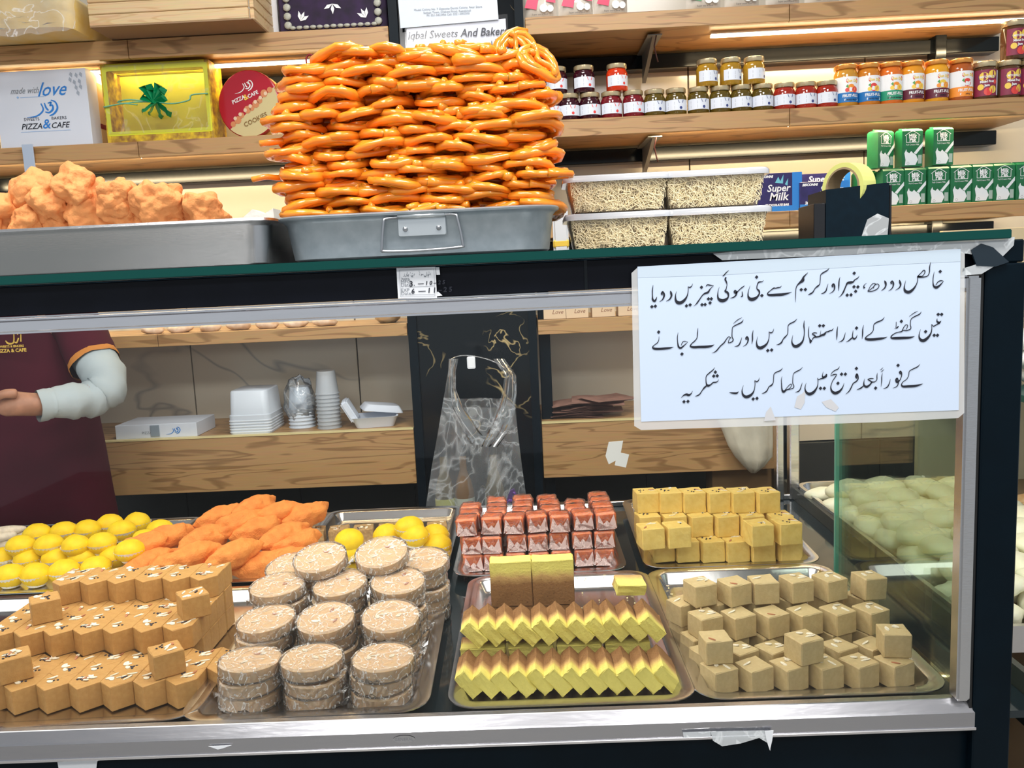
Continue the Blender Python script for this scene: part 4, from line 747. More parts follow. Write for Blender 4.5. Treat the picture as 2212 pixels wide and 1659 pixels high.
# black box with tape roll
bb = thing('black_box', 'glossy black cardboard tape dispenser box at right end of the counter', 'box', (.512, 1.36, CT), (0, 0, -.06))
link('box_body', loft([[(-.042, -.05, 0), (.052, -.05, 0), (.052, .05, 0), (-.042, .05, 0)], [(-.042, -.05, .078), (.052, -.05, .084), (.052, .05, .084), (-.042, .05, .078)]], mat('box_navy', (.002, .010, .018), .3, 0, .2, noise=(80, .2)), False, True, False), bb)
link('step_block', bx(-.060, -.0425, -.05, .04, 0, .058, mat('box_black', (.01, .01, .012), .25), .001), bb)
link('edge_flap', bx(.053, .056, -.05, .05, .0, .080, mat('box_black', (.01, .01, .012), .25)), bb)
link('clear_tape', pyd([(.010, -.0508, .0), (.050, -.0508, .0), (.052, -.0508, .03), (.035, -.0508, .038), (.02, -.0508, .03)], [(0, 1, 2, 3, 4)], TAPE), bb)
tr_ = thing('tape_roll', 'roll of yellowish tape standing in the black box', 'tape', (.514, 1.345, CT + .082), (0, 0, .55))
def ring(ro, ri, w_, mt):
    n = 36; v, f = [], []
    for k in range(n):
        a = 2 * PI * k / n; c, s = math.cos(a), math.sin(a)
        v += [(-w_ / 2, ro * c, ro * s), (w_ / 2, ro * c, ro * s), (w_ / 2, ri * c, ri * s), (-w_ / 2, ri * c, ri * s)]
    for k in range(n):
        a, b = 4 * k, 4 * ((k + 1) % n)
        for j in range(4): f.append((a + j, a + (j + 1) % 4, b + (j + 1) % 4, b + j))
    me = pyd(v, f, mt, False); return me
link('tape_layers', ring(.038, .031, .030, mat('tape_yellow', (.72, .74, .22), .25)), tr_); link('cardboard_core', ring(.0308, .028, .031, mat('cardboard', (.33, .24, .13), .8)), tr_)
# ================================================================= JARS AND CARTONS ON THE RIGHT SHELVES
def lidm(col, n='lid_gold'): return mat(n, col, .25, .7)
GOLD = lidm((.62, .50, .30)); ORG = lidm((.85, .36, .08), 'lid_orange')
LABW = mat('label_white', (.72, .76, .84), .5); 
def rect(x0, x1, z0, z1): return [(x0, z0), (x1, z0), (x1, z1), (x0, z1)]
def strip(x0, x1, z0, z1, mt, R, off, n=10):      # curved band around the jar front
    v, f = [], []
    for k in range(n + 1): x = x0 + (x1 - x0) * k / n; a = x / R; v += [((R + off) * math.sin(a), -(R + off) * math.cos(a), z0), ((R + off) * math.sin(a), -(R + off) * math.cos(a), z1)]
    for k in range(n): f.append((2 * k, 2 * k + 2, 2 * k + 3, 2 * k + 1))
    return pyd(v, f, mt, True)
def jam(col, nm, acc, s=1.0):
    R = .0325; H = .080
    glass = lathe([(0, 0), (R - .004, 0), (R, .005), (R, .052), (R - .003, .060), (R - .006, .064), (R - .006, .066)], mat('jam_' + nm, col, .08, 0, .6, (25, .4)), 22)
    lid = lathe([(0, .079), (R - .004, .080), (R - .002, .0785), (R - .002, .068), (R - .003, .066), (R - .006, .066)][::-1], GOLD, 22)
    parts = [('lid', lid), ('label', strip(-.042, .042, .013, .044, LABW, R, .0004))]
    parts.append(('print', bend(polys([rect(-.028, -.006, z, z + .0012) for z in (.018, .021, .024, .030, .033, .036)], INKG), R, .0007)))
    parts.append(('emblem', bend(polys([[(.004, .043), (.022, .043), (.019, .034), (.007, .034)], circ(.013, .020, .0045, 8)], acc), R, .0007)))
    return ('jam_jar', glass, parts)
RED2 = mat('print_red', (.75, .06, .05), .45); NAVY = mat('print_navy', (.04, .06, .22), .45); YLW = mat('print_yellow', (.9, .62, .08), .45)
JS = {'plum': jam((.045, .003, .012), 'plum', RED2), 'dark red': jam((.22, .01, .02), 'dark_red', RED2), 'olive': jam((.13, .085, .01), 'olive', NAVY), 'amber': jam((.50, .27, .02), 'amber', NAVY), 'red': jam((.45, .03, .015), 'red', NAVY), 'scarlet': jam((.80, .05, .01), 'scarlet', RED2)}
low = [(1191, 'plum'), (1229, 'plum'), (1274, 'plum'), (1320, 'dark red'), (1367, 'dark red'), (1413, 'olive'), (1459, 'olive'), (1507, 'olive'), (1554, 'olive'), (1599, 'olive'), (1645, 'olive'), (1692, 'red'), (1738, 'red'), (1783, 'red')]
for i, (px, c) in enumerate(low): spawn(JS[c], f'small {c} jam jar with gold lid, {nth(i, 14)} in the lower row', 'jar', (P(px, 230, 2.65).x, 2.642, 1.7022), (0, 0, .1 * math.sin(i * 5)), 'small jam jars on the right shelf')
for i, (px, c, ph) in enumerate(((1202, 'plum', 'left one of two plum jars'), (1261, 'plum', 'right one of two plum jars'), (1332, 'scarlet', 'alone'), (1526, 'amber', 'left of the three'), (1577, 'amber', 'middle of the three'), (1627, 'amber', 'right of the three'))):
    spawn(JS[c], f'small {c} jam jar stacked on the lower jars, {ph}', 'jar', (P(px, 180, 2.65).x, 2.642, 1.7824), (0, 0, .1 * i), 'small jam jars on the right shelf')
def tall(col, nm, band, fruit, sub, fruitcol2):
    R = .0355; g = lathe([(0, 0), (R - .004, 0), (R, .005), (R, .092), (R - .003, .102), (R - .007, .108), (R - .007, .112)], mat('jam_' + nm, col, .08, 0, .6), 22)
    lid = lathe([(R - .007, .111), (R - .002, .111), (R - .001, .113), (R - .001, .122), (R - .004, .1245), (0, .1235)], ORG, 22)
    parts = [('lid', lid), ('label', strip(-.048, .048, .012, .086, mat('label_bright', (.86, .86, .86), .45), R, .0004)), ('label_band', strip(-.048, .048, .012, .040, band, R, .0007))]
    parts += [('brand_badge', bend(poly([(x + .008, z + .074) for x, z in rrect(.038, .013, .005, 3)], RED2), R, .0008)), ('lettering', bend(text('Sun Dip', .0105, YLW, .008, .0705, 0, .1, .0003), R, .0012)),
              ('fruit_picture', bend(polys([circ(.004, .052, .012, 12)], fruit), R, .0009)), ('fruit_picture', bend(polys([circ(.015, .048, .009, 12), circ(-.008, .047, .006, 10)], fruitcol2), R, .0011)), ('leaf_print', bend(polys([[(-.012, .058), (-.004, .052), (-.006, .064)]], mat('print_green', (.08, .35, .08), .5)), R, .0012)),
              ('lettering', bend(text('FRUIT-FULL', .0115, WHITE, .004, .0265, 0, 0, .0004, sx=.85), R, .0012)), ('label_strip', bend(poly([(x + .006, z + .0185) for x, z in rrect(.044, .0075, .003, 2)], WHITE), R, .0010)), ('lettering', bend(text(sub, .0062, INK, .006, .0165, 0, 0, .0001, sx=.85), R, .0013))]
    return ('tall_jam_jar', g, parts)
OR_ = mat('print_orange', (.92, .30, .03), .45); MAR = mat('print_maroon', (.12, .01, .03), .45); BL_ = mat('print_blue', (.01, .16, .45), .45); GR_ = mat('print_teal', (.02, .30, .16), .45)
TJ = [(1826, (.55, .26, .03), 'o1', BL_, OR_, 'MIXED FRUIT', RED2, 'blue band'), (1874, (.58, .2, .02), 'o2', BL_, RED2, 'MIXED FRUIT', YLW, 'blue band'), (1922, (.70, .16, .02), 'o3', GR_, OR_, 'ORANGE MARMALADE', YLW, 'green band and orange'), (1968, (.75, .30, .02), 'o4', MAR, OR_, 'MANGO', YLW, 'maroon band and mango'), (2021, (.78, .36, .02), 'o5', MAR, YLW, 'MANGO', OR_, 'maroon band and mango'), (2073, (.42, .10, .02), 'o6', OR_, RED2, 'APPLE', WHITE, 'orange band and red apple')]
for i, (px, c, n, band, fc, sub, f2, ph) in enumerate(TJ): spawn(tall(c, n, band, fc, sub, f2), f'tall orange-lidded jam jar, label with {ph}, {nth(i, 6)} of six', 'jar', (P(px, 180, 2.65).x, 2.648, 1.7022), (0, 0, 0), 'tall orange-lidded jam jars')
def mixed(big=1.0):
    R = .0345; g = lathe([(0, 0), (R - .004, 0), (R, .005), (R, .082), (R - .003, .090), (R - .005, .096)], mat('jam_brown', (.10, .045, .02), .08), 22)
    lid = lathe([(R - .005, .096), (R - .001, .096), (R, .098), (R, .110), (R - .003, .1125), (0, .112)], GOLD, 22)
    pa = [('lid', lid), ('label', strip(-.046, .046, .010, .086, mat('label_maroon', (.25, .02, .06), .5), R, .0004)), ('label_side', strip(.022, .046, .012, .084, LABW, R, .0006)),
          ('fruit_picture', bend(polys([circ(-.018, .066, .013, 10), circ(.006, .072, .012, 10), circ(.008, .028, .011, 10), circ(-.026, .036, .009, 10)], YLW), R, .0008)), ('fruit_picture', bend(polys([circ(-.006, .022, .012, 10), circ(.014, .05, .007, 8)], RED2), R, .0010)), ('brand_strip', bend(poly(rect(-.032, .014, .060, .070), NAVY), R, .0012)),
          ('lettering', bend(text("MITCHELL'S", .0085, WHITE, -.009, .062, 0, 0, .0003, sx=.85), R, .0015)), ('lettering', bend(text('Mixed Fruit', .0095, WHITE, -.009, .048, 0, 0, .0004, sx=.85), R, .0014)), ('lettering', bend(text('Jam', .0095, WHITE, -.009, .037, 0, 0, .0004), R, .0014))]
    return ('mixed_fruit_jar', g, pa)
mj = mixed()
for i, (px, z, ph) in enumerate(((2124, 1.7022, 'left of the bottom three'), (2174, 1.7022, 'middle of the bottom three'), (2222, 1.7022, 'at the right edge of photo, bottom row'), (2184, 1.8160, 'standing on top of the others'))): spawn(mj, 'maroon-labelled fruit jam jar with gold lid, ' + ph, 'jar', (P(px, 180, 2.65).x, 2.645, z), (0, 0, .3 * (i % 2)), 'mixed fruit jam jars at the right end')
# milk cartons
MG = mat('carton_green', (.01, .16, .055), .35, noise=(30, .3, (.008, .12, .04))); MW = mat('carton_white', (.74, .78, .80), .4)
def carton():
    w_, d, h = .066, .042, .112; y = -d / 2 - .0004
    body = loft([[(-w_ / 2, -d / 2, 0), (w_ / 2, -d / 2, 0), (w_ / 2, d / 2, 0), (-w_ / 2, d / 2, 0)], [(-w_ / 2, -d / 2, h - .006), (w_ / 2, -d / 2, h - .006), (w_ / 2, d / 2, h - .006), (-w_ / 2, d / 2, h - .006)], [(-w_ / 2 + .002, -d / 2 + .006, h), (w_ / 2 - .002, -d / 2 + .006, h), (w_ / 2 - .002, d / 2 - .006, h), (-w_ / 2 + .002, d / 2 - .006, h)]], MG, False)
    seam = bx(-w_ / 2, w_ / 2, -.001, .001, h, h + .004, MG)
    hs = strokes_mesh(["-20,72,1.5 -20,92,1.5", "20,72,1.5 20,92,1.5", "-24,92,1.6 0,105,1.6 24,92,1.6", "-20,72,1.5 20,72,1.5"], "", 1, lambda a, b: (a * .001, y, b * .001), WHITE)
    sp = polys([[(-.024, .004), (.010, .004), (.018, .020), (.012, .034), (.002, .040), (-.004, .046), (-.010, .040), (-.018, .044), (-.020, .052), (-.026, .040), (-.022, .020)], [(.004, .040), (.012, .036), (.033, .060), (.033, .072)]], MW, y)
    gl = polys([rect(.018, .030, .008, .034)], mat('print_glass', (.35, .45, .4), .3), y - .0002)
    return ('milk_carton', body, [('top_seam', seam), ('house_outline', hs), ('milk_picture', sp), ('glass_picture', gl), ('lettering', text('Milk', .0185, WHITE, 0, .0845, y - .0002, 0, .0006, sx=.8)), ('lettering', text('Pak', .0185, WHITE, 0, .0735, y - .0002, 0, .0006, sx=.8)), ('lettering', text('Full Cream Milk', .0065, WHITE, 0, .063, y - .0002)), ('stamp', strokes_mesh(["-14,6,.5 -10,10,.5 -14,14,.5 -18,10,.5 -14,6,.5"], "", 1, lambda a, b: (a * .001, y - .0003, b * .001), INK))])
mc = carton(); xs = [1880, 1921, 1968, 2018, 2066, 2113, 2158, 2206]
for i, px in enumerate(xs): spawn(mc, f'green and white milk carton, {nth(i, 8)} in the bottom row', 'carton', (P(px, 400, 2.65).x, 2.645 + (.05 if i == 0 else 0), 1.4005), (0, 0, .06), 'milk cartons on the lower right shelf')
for px, rz, ph in ((1903, .45, 'left one, turned to the side'), (1964, .12, 'middle one'), (2030, .15, 'right one')): spawn(mc, 'green milk carton on top of the bottom row, ' + ph, 'carton', (P(px, 330, 2.65).x, 2.655, 1.5175), (0, 0, rz), 'milk cartons on the lower right shelf')
for px, ph in ((1993, 'left'), (2052, 'right')): spawn(mc, f'green milk carton half hidden behind the front row, {ph} one', 'carton', (P(px, 360, 2.72).x, 2.72, 1.4005), (0, 0, 0), 'milk cartons on the lower right shelf')
# chocolate boxes
CH = mat('choc_navy', (.035, .025, .14), .3, noise=(40, .4, (.02, .015, .08))); CB = mat('choc_blue', (.03, .22, .62), .3)
def choc(w_, h, lines, flip=1):
    d = .05; y = -d / 2 - .0004; body = bx(-w_ / 2, w_ / 2, -d / 2, d / 2, 0, h, CH, .001)
    pa = [('blue_panel', polys([rect(w_ / 2 - .030, w_ / 2, 0, h), rect(-w_ / 2, w_ / 2 - .03, 0, .018)], CB, y)), ('splash_print', polys([[(-.01, h * .75), (.0, h * .9), (.006, h * .78), (.016, h * .95), (.014, h * .72)], [(.02, h * .7), (.03, h * .85), (.028, h * .66)]], mat('print_teal2', (.15, .5, .6), .4), y - .0002))]
    for b, s, x, z in lines: pa.append(('lettering', text(b, s, WHITE, x, z, y - .0003, .2, .0006)))
    return ('chocolate_box', body, pa)
Z3 = 1.4003
spawn(choc(.145, .118, [('Super', .030, .0, .062), ('Milk', .034, .0, .035), ('CHOCOLATE BAR', .009, -.005, .018), ('BISCONNI', .010, -.04, .104)]), 'large dark blue chocolate box behind the vermicelli tubs', 'box', (P(1676, 410, 2.66).x, 2.66, Z3), (0, 0, 0), 'blue chocolate boxes')
spawn(choc(.150, .085, [('Super', .030, .02, .050), ('Milk', .026, .03, .026), ('BISCONNI', .010, -.045, .073), ('20%', .012, -.05, .018)]), 'flat dark blue chocolate box in front, right of the large one', 'box', (P(1775, 420, 2.65).x, 2.65, Z3), (0, 0, 0), 'blue chocolate boxes')
spawn(choc(.152, .116, [('Super Milk', .026, .0, .090)]), 'dark blue chocolate box behind the flat one', 'box', (P(1778, 410, 2.72).x, 2.72, Z3), (0, 0, 0), 'blue chocolate boxes')
o = thing('brown_carton', 'small brown cardboard box on the shelf behind the tubs', 'box', (P(1478, 400, 2.7).x, 2.72, Z3), me=bx(-.045, .045, -.04, .04, 0, .098, mat('kraft', (.50, .30, .14), .7), .001)); link('box_seam', bx(-.018, -.015, -.0405, .04, .0, .0985, mat('kraft_dark', (.2, .1, .05), .7)), o)
o = thing('milk_sachet', 'white and yellow packet peeking out behind the orange pile', 'packet', (P(1212, 455, 1.5).x, 1.55, CT), me=bx(-.014, .014, -.01, .01, 0, .085, mat('sachet_white', (.75, .78, .8), .4), .004, 2)); link('yellow_band', bx(-.0145, .0145, -.0105, .0105, .015, .03, YLW, .003), o)
# packets on the very top right shelf
def packet(mt1, mt2, seed):
    rnd = random.Random(seed); bm = bmesh.new(); bmesh.ops.create_grid(bm, x_segments=8, y_segments=10, size=.5); bm2 = []
    v, f = [], []; nx, nz = 9, 11
    for s in (-1, 1):
        for j in range(nz):
            for i in range(nx):
                u, t = i / (nx - 1) * 2 - 1, j / (nz - 1); b = max(0, (1 - u ** 4) * (1 - (2 * t - 1) ** 6)); v.append((u * .052, s * .022 * b + .0015 * rnd.uniform(-1, 1) * b, t * .16))
    for s in range(2):
        for j in range(nz - 1):
            for i in range(nx - 1): a = s * nx * nz + j * nx + i; q = (a, a + 1, a + nx + 1, a + nx); f.append(q if s == 0 else q[::-1])
    bm.free(); body = pyd(v, f, film('packet_film' + str(seed), (.8, .74, .64), .12, .12, None, 1), True)
    y = -.0235
    return ('snack_packet', body, [('picture_print', polys([[(-.045, .035), (-.01, .028), (-.002, .06), (-.03, .075)], [(.02, .05), (.048, .045), (.045, .10), (.022, .09)]], mt1, y)), ('picture_print', polys([circ(.0, .075, .018, 10), circ(.012, .032, .012, 10), circ(.032, .030, .010, 10)], mt2, y - .0006)), ('lettering', text('Super extra food', .007, INK, .0, .012, y - .0008, .1))])
p1 = packet(mat('print_pink', (.80, .05, .13), .4), mat('print_cream', (.78, .80, .78), .4), 1); p2 = packet(mat('print_leaf', (.05, .32, .12), .4), mat('print_cream', (.78, .80, .78), .4), 2); p3 = packet(BL_, mat('print_pink', (.80, .05, .13), .4), 3)
for i, (px, s, ph) in enumerate(((1165, p1, 'leftmost beside the pillar'), (1243, p1, 'second from pillar'), (1318, p1, 'third from pillar'), (1519, p2, 'green print, right of the gap'), (1602, p2, 'second with green print'), (1690, p3, 'third right of the gap'), (1775, p3, 'rightmost, with blue print'))):
    spawn(s, 'glossy beige snack packet on the top right shelf, ' + ph, 'packet', (P(px, 15, 2.65).x, 2.65, 2.0015), (0, 0, .05 * (i % 3)), 'snack packets on the top right shelf')
# ================================================================= LEFT SHELVES
LOGO = ["172,787,2 230,783,8 268,765,10 288,738,10 276,702,8", "300,700,8 308,730,12 322,748,10", "322,702,6 345,698,12 335,718,8 352,716,10 352,742,14 326,762,10 300,757,8", "345,683,6 374,697,10 384,735,12 358,770,12 325,783,6"]
def logo(parent, cx, cz, s, y, mt, rot=0):
    def fn(a, b): u, v = (a - 278) * s, -(b - 735) * s; return (cx + u * math.cos(rot) - v * math.sin(rot), y, cz + u * math.sin(rot) + v * math.cos(rot))
    link('emblem', strokes_mesh(LOGO, "", 1, fn, mt), parent)
wbx = thing('cake_box', 'white bakery box with blue lettering standing at left shelf end', 'box', (-1.445, 2.70, 1.7015), (0, 0, 0)); link('box_body', bx(-.150, .132, -.075, .075, 0, .228, mat('box_white', (.66, .70, .78), .5), .001), wbx)
link('box_lid', bx(-.152, .134, -.0755, -.045, .0, .2285, mat('box_white', (.66, .70, .78), .5), .001), wbx)
y = -.0765; S = 1 / 3.19 / 655
def wt(b, s, x, z, mt, sh=0, bo=.0003, sx=1): link('lettering', text(b, s, mt, x, z, y, sh, bo, 'CENTER', 0, sx), wbx)
wt('made with', .026, -.060, .162, INKG, .5, 0, .8); wt('love', .058, .022, .152, BLUEI, .5, .0003, .9); logo(wbx, -.012, .115, .00046, y, BLUEI); wt('SWEETS', .0125, -.047, .081, INK, 0, 0, 1.1); wt('BAKERS', .0125, .038, .081, INK, 0, 0, 1.1); wt('&', .040, -.004, .056, BLUEI, .2, .0004); wt('PIZZA', .024, -.050, .056, INK, .3, .0002); wt('CAFE', .024, .038, .056, INK, .3, .0002)
link('line_print', polys([rect(-.085, .07, .0475, .0485), [(-.082, .147), (-.078, .152), (-.082, .155), (-.086, .152)], rect(-.075, .0, .150, .1512)], mat('print_sky', (.25, .45, .75), .5), y), wbx)
link('leaf_print', polys([[(.08 + a, .195 + b), (.088 + a, .187 + b), (.09 + a, .198 + b), (.084 + a, .204 + b)] for a, b in ((0, 0), (.012, -.008), (.016, -.024), (.028, -.006), (.03, -.022), (.02, -.04), (.004, .015), (.02, .012), (.034, .014))], mat('print_greyleaf', (.35, .4, .48), .5), y), wbx)
gb = thing('gift_box', 'yellow cellophane-wrapped gift box with a green ribbon bow', 'box', (-1.105, 2.72, 1.7015))
GY = mat('gift_yellow', (.66, .60, .02), .5, noise=(3, .2)); GP = mat('gift_pattern', (.80, .56, .01), .5, noise=(45, .3, (.28, .13, .02)))
link('back_panel', bx(-.155, .155, .02, .03, .015, .225, GY), gb)
for nm, a in (('frame_side', (-.168, -.155, -.08, .03, 0, .24)), ('frame_side', (.155, .168, -.08, .03, 0, .24)), ('frame_base', (-.155, .155, -.08, .03, 0, .03)), ('frame_top', (-.155, .155, -.08, .03, .226, .24))): link(nm, bx(*a, GP if nm != 'frame_top' else GY, .002), gb)
link('inner_edge', loft([[(x, -.0805, z + .128) for x, z in rrect(.326, .205, .004, 2)], [(x, -.0805, z + .128) for x, z in rrect(.300, .180, .004, 2)]], mat('gift_lime', (.72, .72, .03), .4), False, False, False), gb)
link('cellophane', pyd([(-.16, -.083, .03), (.16, -.083, .03), (.165, -.083, .235), (-.16, -.083, .235)], [(0, 1, 2, 3)], film('cellophane', (1, 1, .9), .975, .1, (6, .12), .7)), gb)
RIB = mat('ribbon_green', (.005, .30, .11), .18, .3, .6); RIBL = mat('ribbon_pale', (.20, .55, .38), .25)
for i in range(9):
    a = math.radians((35, 62, 90, 118, 148, 218, 245, 292, 320)[i]); L_ = (.036, .052, .034, .055, .038, .055, .045, .05, .06)[i]; ca, sa = math.cos(a), math.sin(a); v, f = [], []
    for k in range(9):
        t = k / 8; rr = L_ * math.sin(PI * t * (1 if i < 5 else .5)); off = .011 * math.sin(PI * t) * (1 if k < 5 else -1) * (1 if i < 5 else .2); yy = -.09 - .012 * math.sin(PI * t)
        c = Vector((rr * ca - off * sa, yy, .118 + rr * sa + off * ca)); v += [c + Vector((-sa * .006, -.010, ca * .006)), c + Vector((sa * .010, .006, -ca * .010))]
    f = [(2 * k, 2 * k + 1, 2 * k + 3, 2 * k + 2) for k in range(8)]; link('ribbon_loop', pyd(v, f, RIB, True), gb)
for pts in ([(-.165, -.086, .112), (-.12, -.086, .118), (-.06, -.087, .122), (0, -.09, .118)], [(0, -.09, .118), (.05, -.087, .112), (.10, -.086, .120), (.11, -.086, .135), (.16, -.086, .137)], [(-.01, -.09, .118), (-.08, -.087, .130), (-.12, -.087, .124), (-.06, -.087, .114)]): link('ribbon', tube(catmull(pts, 4), .0048, RIBL, 6, flat=.4), gb)
tn = thing('cookie_tin', 'round red and gold cookie tin leaning beside the gift box', 'tin', P(538, 225, 2.665), (0, 0, -.18))
TR_ = .0985
def zr(me): 
    for v in me.vertices: v.co = (v.co.x, v.co.z, v.co.y)
    me.flip_normals(); return me
link('tin_body', zr(lathe([(0, 0), (TR_, 0), (TR_, .05), (0, .05)], mat('tin_gold', (.62, .50, .22), .25, .5), 40)), tn)
link('lid_rim', zr(lathe([(TR_, -.004), (TR_ + .003, -.002), (TR_ + .003, .014), (TR_, .014)], mat('tin_red_rim', (.35, .01, .02), .25), 40)), tn)
y = -.0042; rt = .33
link('red_lid_print', polys([[(TR_ * math.cos(a), TR_ * math.sin(a)) for a in [rt + PI * k / 24 for k in range(25)]] + [(.0, -.012)]][:1] and [[(TR_ * math.cos(a), TR_ * math.sin(a)) for a in [.45 + 3.5 * k / 28 for k in range(29)]]], mat('tin_red', (.42, .01, .025), .22), y), tn)
link('gold_lid_print', poly([(TR_ * math.cos(a), TR_ * math.sin(a)) for a in [3.95 + 2.79 * k / 24 for k in range(25)]], mat('tin_cream', (.62, .52, .26), .3), y), tn)
rd = random.Random(4)
link('cookie_picture', polys([circ(-.055 + .016 * k + rd.uniform(-.003, .003), -.052 + .0105 * k + rd.uniform(-.006, .006), .009 + .003 * (k % 2), 9) for k in range(9)], mat('cookie_brown', (.62, .24, .10), .5), y - .0006), tn)
link('cookie_picture', polys([circ(-.048 + .018 * k, -.040 + .011 * k, .006, 8) for k in range(7)], mat('cookie_pale', (.75, .55, .38), .5), y - .001), tn)
logo(tn, -.012, .052, .00030, y - .001, WHITE, .1)
for b, s, x, z, mt in (('PIZZA', .017, -.030, .010, WHITE), ('&', .024, -.004, .013, YLW), ('CAFE', .016, .020, .022, WHITE), ('COOKIES', .020, .022, -.055, mat('print_brown', (.25, .14, .04), .5))): link('lettering', text(b, s, mt, x, z, y - .0012, 0, .0003, 'CENTER', .33), tn)
thing('metal_strap', 'pale grey metal strap hanging below the white box', 'strap', P(60, 322, 2.585), me=bx(-.017, .017, -.002, .002, -.135, .014, mat('strap_grey', (.42, .50, .62), .4), .001)); 
ks = thing('stacked_box', 'narrow patterned carton squeezed between white box and gift box', 'box', (P(208, 250, 2.7).x, 2.74, 1.7015), me=bx(-.022, .016, -.05, .05, 0, .20, mat('kraft_light', (.72, .52, .26), .6), .001)); link('printed_band', bx(-.0225, .0165, -.0505, .05, .06, .075, mat('print_dkred', (.25, .02, .03), .5)), ks)
# crate, wrapped bags and embroidered box on the top left shelf
cr = thing('wooden_crate', 'shallow pine crate of grooved boards on the top left shelf', 'crate', (-.975, 2.66, 2.001))
for i in range(4): link('crate_board', bx(-.236, .222, -.183, -.170, .003 + i * .032, .0335 + i * .032, W2, .002), cr); link('crate_board', bx(.2225, .235, -.170, .17, .003 + i * .032, .0335 + i * .032, W2, .002), cr); link('crate_board', bx(-.236, -.2235, -.170, .17, .003 + i * .032, .0335 + i * .032, W2, .002), cr)
link('crate_base', bx(-.235, .234, -.182, .17, 0, .0028, mat('crate_ply', (.32, .20, .11), .7)), cr)
eb = thing('velvet_box', 'dark purple velvet box with silver braid and white leaf motifs', 'box', (P(720, 20, 2.66).x, 2.69, 1.9995), (0, 0, .0)); PV = mat('purple_velvet', (.035, .012, .06), .8, noise=(22, .35, (.012, .006, .02)))
link('box_body', bx(-.165, .165, -.04, .04, 0, .22, PV, .003), eb); BR = mat('silver_braid', (.42, .42, .36), .5, .2, bump=(200, .6)); y = -.0445
for i in range(13): link('braid_scallop', blob(.010, .004, .006, BR, .1, 80, 2, i), eb, (-.125 + i * .0208, y, .020))
for sx_ in (-1, 1):
    for i in range(7): link('braid_scallop', blob(.012, .004, .012, BR, .1, 80, 2, 1), eb, (sx_ * .138, y, .028 + i * .026))
for cx, cz, fl in ((-.10, .040, 1), (.10, .040, -1), (0, .085, 0)):
    for a in ((.5, 1.1, 1.7) if fl == 1 else (1.45, 2.05, 2.65) if fl == -1 else (-.5, -PI / 2, PI + .5)): link('leaf_motif', poly([(cx, cz), (cx + .016 * math.cos(a - .35), cz + .016 * math.sin(a - .35)), (cx + .03 * math.cos(a), cz + .03 * math.sin(a)), (cx + .016 * math.cos(a + .35), cz + .016 * math.sin(a + .35))], WHITE, y + .003), eb)
pb = thing('wrapped_pastries', 'yellow baked goods under crumpled clear plastic on the top left shelf', 'pastry pack', (-1.455, 2.62, 2.0015))
link('pastry_slab', loft([[(x, y, z) for x, y in rrect(.40 - i, .34 - i, .04)] for i, z in ((.01, .0), (0, .02), (0, .08), (.03, .10))], mat('pastry_yellow', (.85, .56, .08), .5, noise=(14, .5, (.86, .74, .45)), bump=(40, .5))), pb)
bm = bmesh.new(); bmesh.ops.create_grid(bm, x_segments=30, y_segments=16, size=1)
for v in bm.verts: u, t = v.co.x, v.co.y; q = Vector((u * 3, t * 3, 0)); v.co = Vector((u * .235, -.185 - .012 * noise.noise(q) - .02 * (1 - t) * .5, .055 + t * .075 + .012 * noise.noise(q * 2) - .012 * (1 - u * u)))
link('plastic_sheet', fb(bm, film('bag_film', (.99, .99, 1), .86, .1, (7, .4), .8), True), pb)
thing('white_carton', 'white carton end beside the crate on top left shelf', 'box', (P(588, 10, 2.7).x, 2.72, 1.9995), me=bx(-.02, .02, -.04, .04, 0, .16, PLW, .001))
# papers on the pillar
def sheet(name, lab, pts, Y, mt, th=.0008): v = [P(a, b, Y) for a, b in pts]; c = sum(v, Vector()) / len(v); n = len(v); return thing(name, lab, 'notice', c, me=pyd([p - c for p in v] + [p - c + Vector((0, th, 0)) for p in v], [tuple(range(n)), tuple(reversed(range(n, 2 * n)))] + [(i, i + n, (i + 1) % n + n, (i + 1) % n) for i in range(n)], mt))
pp = sheet('paper_notice', 'plastic-covered white notice with italic lettering on black pillar', [(878, 62), (1092, 40), (1105, 270), (888, 290)], 2.598, PAPERW)
def pt_(parent, b, px, py, s, Y, mt, sh=0, bo=0, sx=1, al='CENTER'): p = P(px, py, Y) - parent.location; link('lettering', text(b, s, mt, p.x, p.z, p.y, sh, bo, al, 0, sx), parent)
pt_(pp, 'iqbal Sweets And Bakers', 988, 80, .0325, 2.5945, INK, .25, .0003, .92)
link('lettering', strokes_mesh(["1030,98,1 1016,106,3 1008,118,2", "1056,108,4 1044,110,4 1032,109,3", "1042,92,1 1046,103,3 1040,110,1", "1062,88,1 1062,104,3 1052,108,2", "1070,84,1 1070,100,3 1060,110,4 1056,100,1"], "1045,95 1048,126 1044,130 1052,130", 1.6, lambda a, b: P(a, b, 2.5945) - pp.location, INK), pp)
link('clear_cover', pyd([P(a, b, 2.5935) - pp.location for a, b in ((874, 50), (1096, 30), (1108, 270), (882, 292))], [(0, 1, 2, 3)], film('sleeve', (.97, .97, 1), .97, .1, None, .5)), pp)
p2_ = sheet('paper_letterhead', 'plain white letterhead sheet with small grey print, top of pillar', [(855, -60), (1068, -75), (1077, 42), (865, 61)], 2.592, mat('paper_cool', (.66, .72, .80), .6))
for b, px, py, s in (('Model Colony No. 7 Opposite Dental Colony, Near Sitara', 968, 20, .0085), ('Sadiqat Town, Chakwal Road, Rawalpindi', 966, 27, .0085), ('Ph: 051-5423456 Cell: 0321-5002500', 968, 33, .0085)): pt_(p2_, b, px, py, s, 2.5905, INKG)
